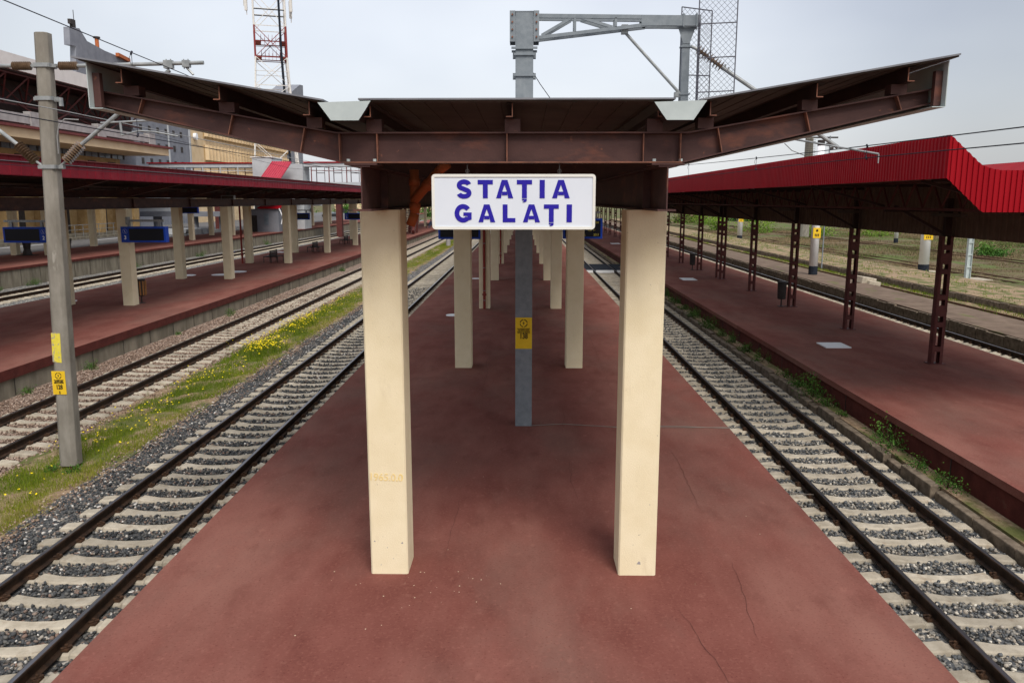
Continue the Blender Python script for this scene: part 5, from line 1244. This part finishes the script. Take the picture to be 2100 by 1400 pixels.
# lattice tower
TX, TY = -50.9, 168.0
t = thing('lattice_tower', 'red and white lattice telecom tower with antenna panels', 'tower', (TX, TY, 0))
sc = 168/1640.
zt0 = 4.45
def hw_t(z): return 3.0 if z > 32 else 3.0+(32-z)*.06
zl = [0, 8, 16, 22, 27, 32.4, 38.3, 44.6, 51, 58]
def rot_(x, y, a=.32): return (x*math.cos(a)-y*math.sin(a), x*math.sin(a)+y*math.cos(a))
for i in range(len(zl)-1):
    z0, z1 = zl[i], zl[i+1]; mb = MB(); a, b = hw_t(z0), hw_t(z1)
    cs0 = [rot_(sx_*a, sy_*a) for sx_, sy_ in ((-1, -1), (1, -1), (1, 1), (-1, 1))]; cs1 = [rot_(sx_*b, sy_*b) for sx_, sy_ in ((-1, -1), (1, -1), (1, 1), (-1, 1))]
    for k in range(4):
        j = (k+1) % 4
        mb.bar((*cs0[k], z0), (*cs1[k], z1), .26, .26); mb.bar((*cs0[k], z0), (*cs1[j], z1), .11, .11); mb.bar((*cs0[j], z0), (*cs1[k], z1), .11, .11)
        mb.bar((*cs0[k], z0), (*cs0[j], z0), .14, .14); m_ = [((cs0[k][q]+cs0[j][q])/2) for q in (0, 1)]
        if i < 5: mb.bar((*cs0[k], (z0+z1)/2), (*[(cs0[k][q]*.5+cs1[j][q]*.5) for q in (0, 1)], (z0+z1)/2), .07, .07)
    mb.bar((*[(cs0[0][q]+cs1[0][q])/2 for q in (0, 1)], (z0+z1)/2), (*[(cs0[1][q]+cs1[1][q])/2 for q in (0, 1)], (z0+z1)/2), .09, .09); mb.bar((*[(cs0[2][q]+cs1[2][q])/2 for q in (0, 1)], (z0+z1)/2), (*[(cs0[3][q]+cs1[3][q])/2 for q in (0, 1)], (z0+z1)/2), .09, .09)
    part(mb, 'tower_section', 'mred' if i in (5, 7) else 'mwhite', t)
for z in (32.6, 35.5):
    mb = MB(); h_ = hw_t(z); c4 = [rot_(a*h_, b*h_) for a, b in ((-1, -1), (1, -1), (1, 1), (-1, 1))]; c5 = [rot_(a*(h_-1.2), b*(h_-1.2)) for a, b in ((-1, -1), (1, -1), (1, 1), (-1, 1))]
    for k in range(4):
        j = (k+1) % 4; mb.add([(*c4[k], z), (*c4[j], z), (*c5[j], z), (*c5[k], z)], [(0, 1, 2, 3)])
        for q in range(6):
            f = q/5; p_ = [c5[k][i]+(c5[j][i]-c5[k][i])*f for i in (0, 1)]; mb.bar((*p_, z), (*p_, z+1.3), .05, .05)
    part(mb, 'platform', 'mred', t)
mb = MB(); a_ = rot_(.55*3.0, -3.0); mb.bar((a_[0]+1.5, a_[1], 0), (a_[0]+.3, a_[1], 33), .42, .3); mb.bar((a_[0]+.3, a_[1], 33), (a_[0], a_[1], 60), .36, .3); part(mb, 'cable_run', 'rubber', t)
mb = MB(); h_ = 3.0; c4 = [rot_(a*h_, b*h_) for a, b in ((-1, -1), (1, -1), (1, 1), (-1, 1))]
for k in range(4): mb.bar((*c4[k], 41.3), (*c4[(k+1) % 4], 41.3), .16, .16)
part(mb, 'cable_ring', 'rubber', t)
for x, y, z in ((-4.1, -1.3, 41.5), (-4.5, -.6, 42.5), (4.0, 1.2, 40.5), (4.4, .2, 41.5)):
    mb = MB(); mb.box(x-.25, x+.25, y-.2, y+.2, z, z+3.2); mb.tube((x, y+.3, z-.8), (x, y+.3, z+3.8), .08, 6); part(mb, 'antenna_panel', 'mwhite', t)

# ------------------------------------------------------------------ parked cars far away
def car(x, y, z, rz, paint, label):
    t = thing('parked_car', label, 'car', (x, y, z), 'cars parked beyond the left platforms', rz)
    mb = MB(); mb.prism([(-2.1, .35), (2.1, .35), (2.15, .75), (1.9, .95), (1.1, 1.02), (.55, 1.45), (-1.1, 1.48), (-1.75, 1.02), (-2.12, .9)], 'y', -.85, .85); part(mb, 'body', paint, t, bevel=.06)
    mb = MB(); mb.prism([(1.0, 1.04), (.52, 1.40), (-1.05, 1.43), (-1.6, 1.04)], 'y', -.862, -.855); mb.prism([(1.0, 1.04), (.52, 1.40), (-1.05, 1.43), (-1.6, 1.04)], 'y', .855, .862); part(mb, 'windows', 'glass', t)
    for q in (-1.35, 1.35):
        for s_ in (-1, 1): mb = MB(); mb.tube((q, s_*.70, .33), (q, s_*.88, .33), .33, 16); w_ = part(mb, 'wheel', 'black', t); m2 = MB(); m2.tube((q, s_*.881, .33), (q, s_*.89, .33), .19, 12); part(m2, 'rim', 'galv2', w_)
    for s_ in (-1, 1): mb = MB(); mb.box(2.10, 2.16, s_*.5, s_*.78, .68, .82); part(mb, 'headlight', 'white', t)
car(-44.2, 186, .4, .3, mat('car_dark', (.03, .032, .035), rough=.25), 'dark parked car, left one of the pair far behind the left platform')
car(-39.6, 190, .4, .5, mat('car_blue', (.02, .04, .09), rough=.25), 'dark blue parked car, right one of the pair far behind the left platform')

# ------------------------------------------------------------------ poles on the left
def lpole(x, y, z, h, label):
    t = thing('concrete_pole', label, 'pole', (x, y, z), 'white painted catenary poles on the left')
    mb = MB(); mb.tube((0, 0, 1.1), (0, 0, h), .26, 14, .2); part(mb, 'shaft', 'white', t, smooth=True)
    mb = MB(); mb.tube((0, 0, 0), (0, 0, 1.1), .265, 14); part(mb, 'dark_foot', 'concgrey', t)
    mb = MB(); mb.box(-.22, .22, -.285, -.24, 2.5, 3.15); pl = part(mb, 'number_plate', 'yellow', t); e = MB(); e.box(-.12, .12, -.292, -.286, 2.88, 3.05); e.box(-.12, .12, -.292, -.286, 2.58, 2.78); part(e, 'plate_marks', 'black', pl)
lpole(-25.0, 50.5, -.8, 5.2, 'white pole with yellow plate beside the nearest left platform column')
lpole(-25.0, 88, -.8, 5.6, 'white pole with yellow plate between distant columns of the left platform')
lpole(-8.75, 94, -.8, 8.0, 'distant white pole on the grass strip under the left blue display')
# small signs
for x, y, z, lb in ((-47.0, 84, 4.4, 'white notice with a dark stripe above the station entrance'), (-32.6, 128, 3.6, 'grey notice board hanging on a distant cream column')):
    t = thing('notice_board', lb, 'sign', (x, y, z)); mb = MB(); mb.box(-.75, .75, 0, .1, 0, 2.0); part(mb, 'board', 'white', t); mb = MB(); mb.box(-.75, .75, -.02, -.001, .3, .7); part(mb, 'stripe', 'rubber', t)

# ------------------------------------------------------------------ distant seated person with a red bag
def person(loc, rz):
    me = bpy.data.meshes.new('person')
    J = [(0, 0, .50), (0, .02, .78), (0, .03, 1.02), (0, .03, 1.12), (0, .01, 1.30), (.17, .02, 1.0), (-.17, .02, 1.0), (.22, -.08, .76), (-.22, -.08, .76), (.10, -.28, .60), (-.10, -.28, .60), (.10, -.05, .48), (-.10, -.05, .48), (.11, -.45, .50), (-.11, -.45, .50), (.11, -.48, .08), (-.11, -.48, .08), (.11, -.62, .04), (-.11, -.62, .04)]
    E_ = [(0, 1), (1, 2), (2, 3), (3, 4), (2, 5), (2, 6), (5, 7), (6, 8), (7, 9), (8, 10), (0, 11), (0, 12), (11, 13), (12, 14), (13, 15), (14, 16), (15, 17), (16, 18)]
    R = [.15, .14, .15, .06, .10, .07, .07, .05, .05, .035, .035, .10, .10, .07, .07, .045, .045, .04, .04]
    me.from_pydata(J, E_, []); me.materials.append(mat('clothes', (.03, .04, .08), (.05, .06, .11), 6))
    o = bpy.data.objects.new('person', me); COL.objects.link(o)
    sk = o.modifiers.new('skin', 'SKIN'); o.modifiers.new('sub', 'SUBSURF').levels = 1
    for i, v in enumerate(me.skin_vertices[0].data): v.radius = (R[i], R[i]); v.use_root = (i == 0)
    o.location = loc; o.rotation_euler.z = rz; tag(o, 'distant person in dark blue clothes seated at the end of the left platform', 'person')
    mb = MB(); mb.lathe((0, .02, 1.28), (0, .04, 1.42), [(0, .085), (.4, .11), (.8, .09), (1, .03)], 10); h_ = mb.build('hair', 'dark'); h_.parent = o
    return o
person((-15.0, 131, .02), -.4)
bench(-15.0, 131.1, 0, 'distant bench under the seated person at the end of the left platform', pi)
mb = MB(); mb.lathe((-14.2, 130.6, .0), (-14.2, 130.6, .75), [(0, .3), (.3, .4), (.75, .36), (1, .1)], 10)
tag(mb.build('bag', 'mred', smooth=True), 'red bag standing next to the distant seated person', 'bag')
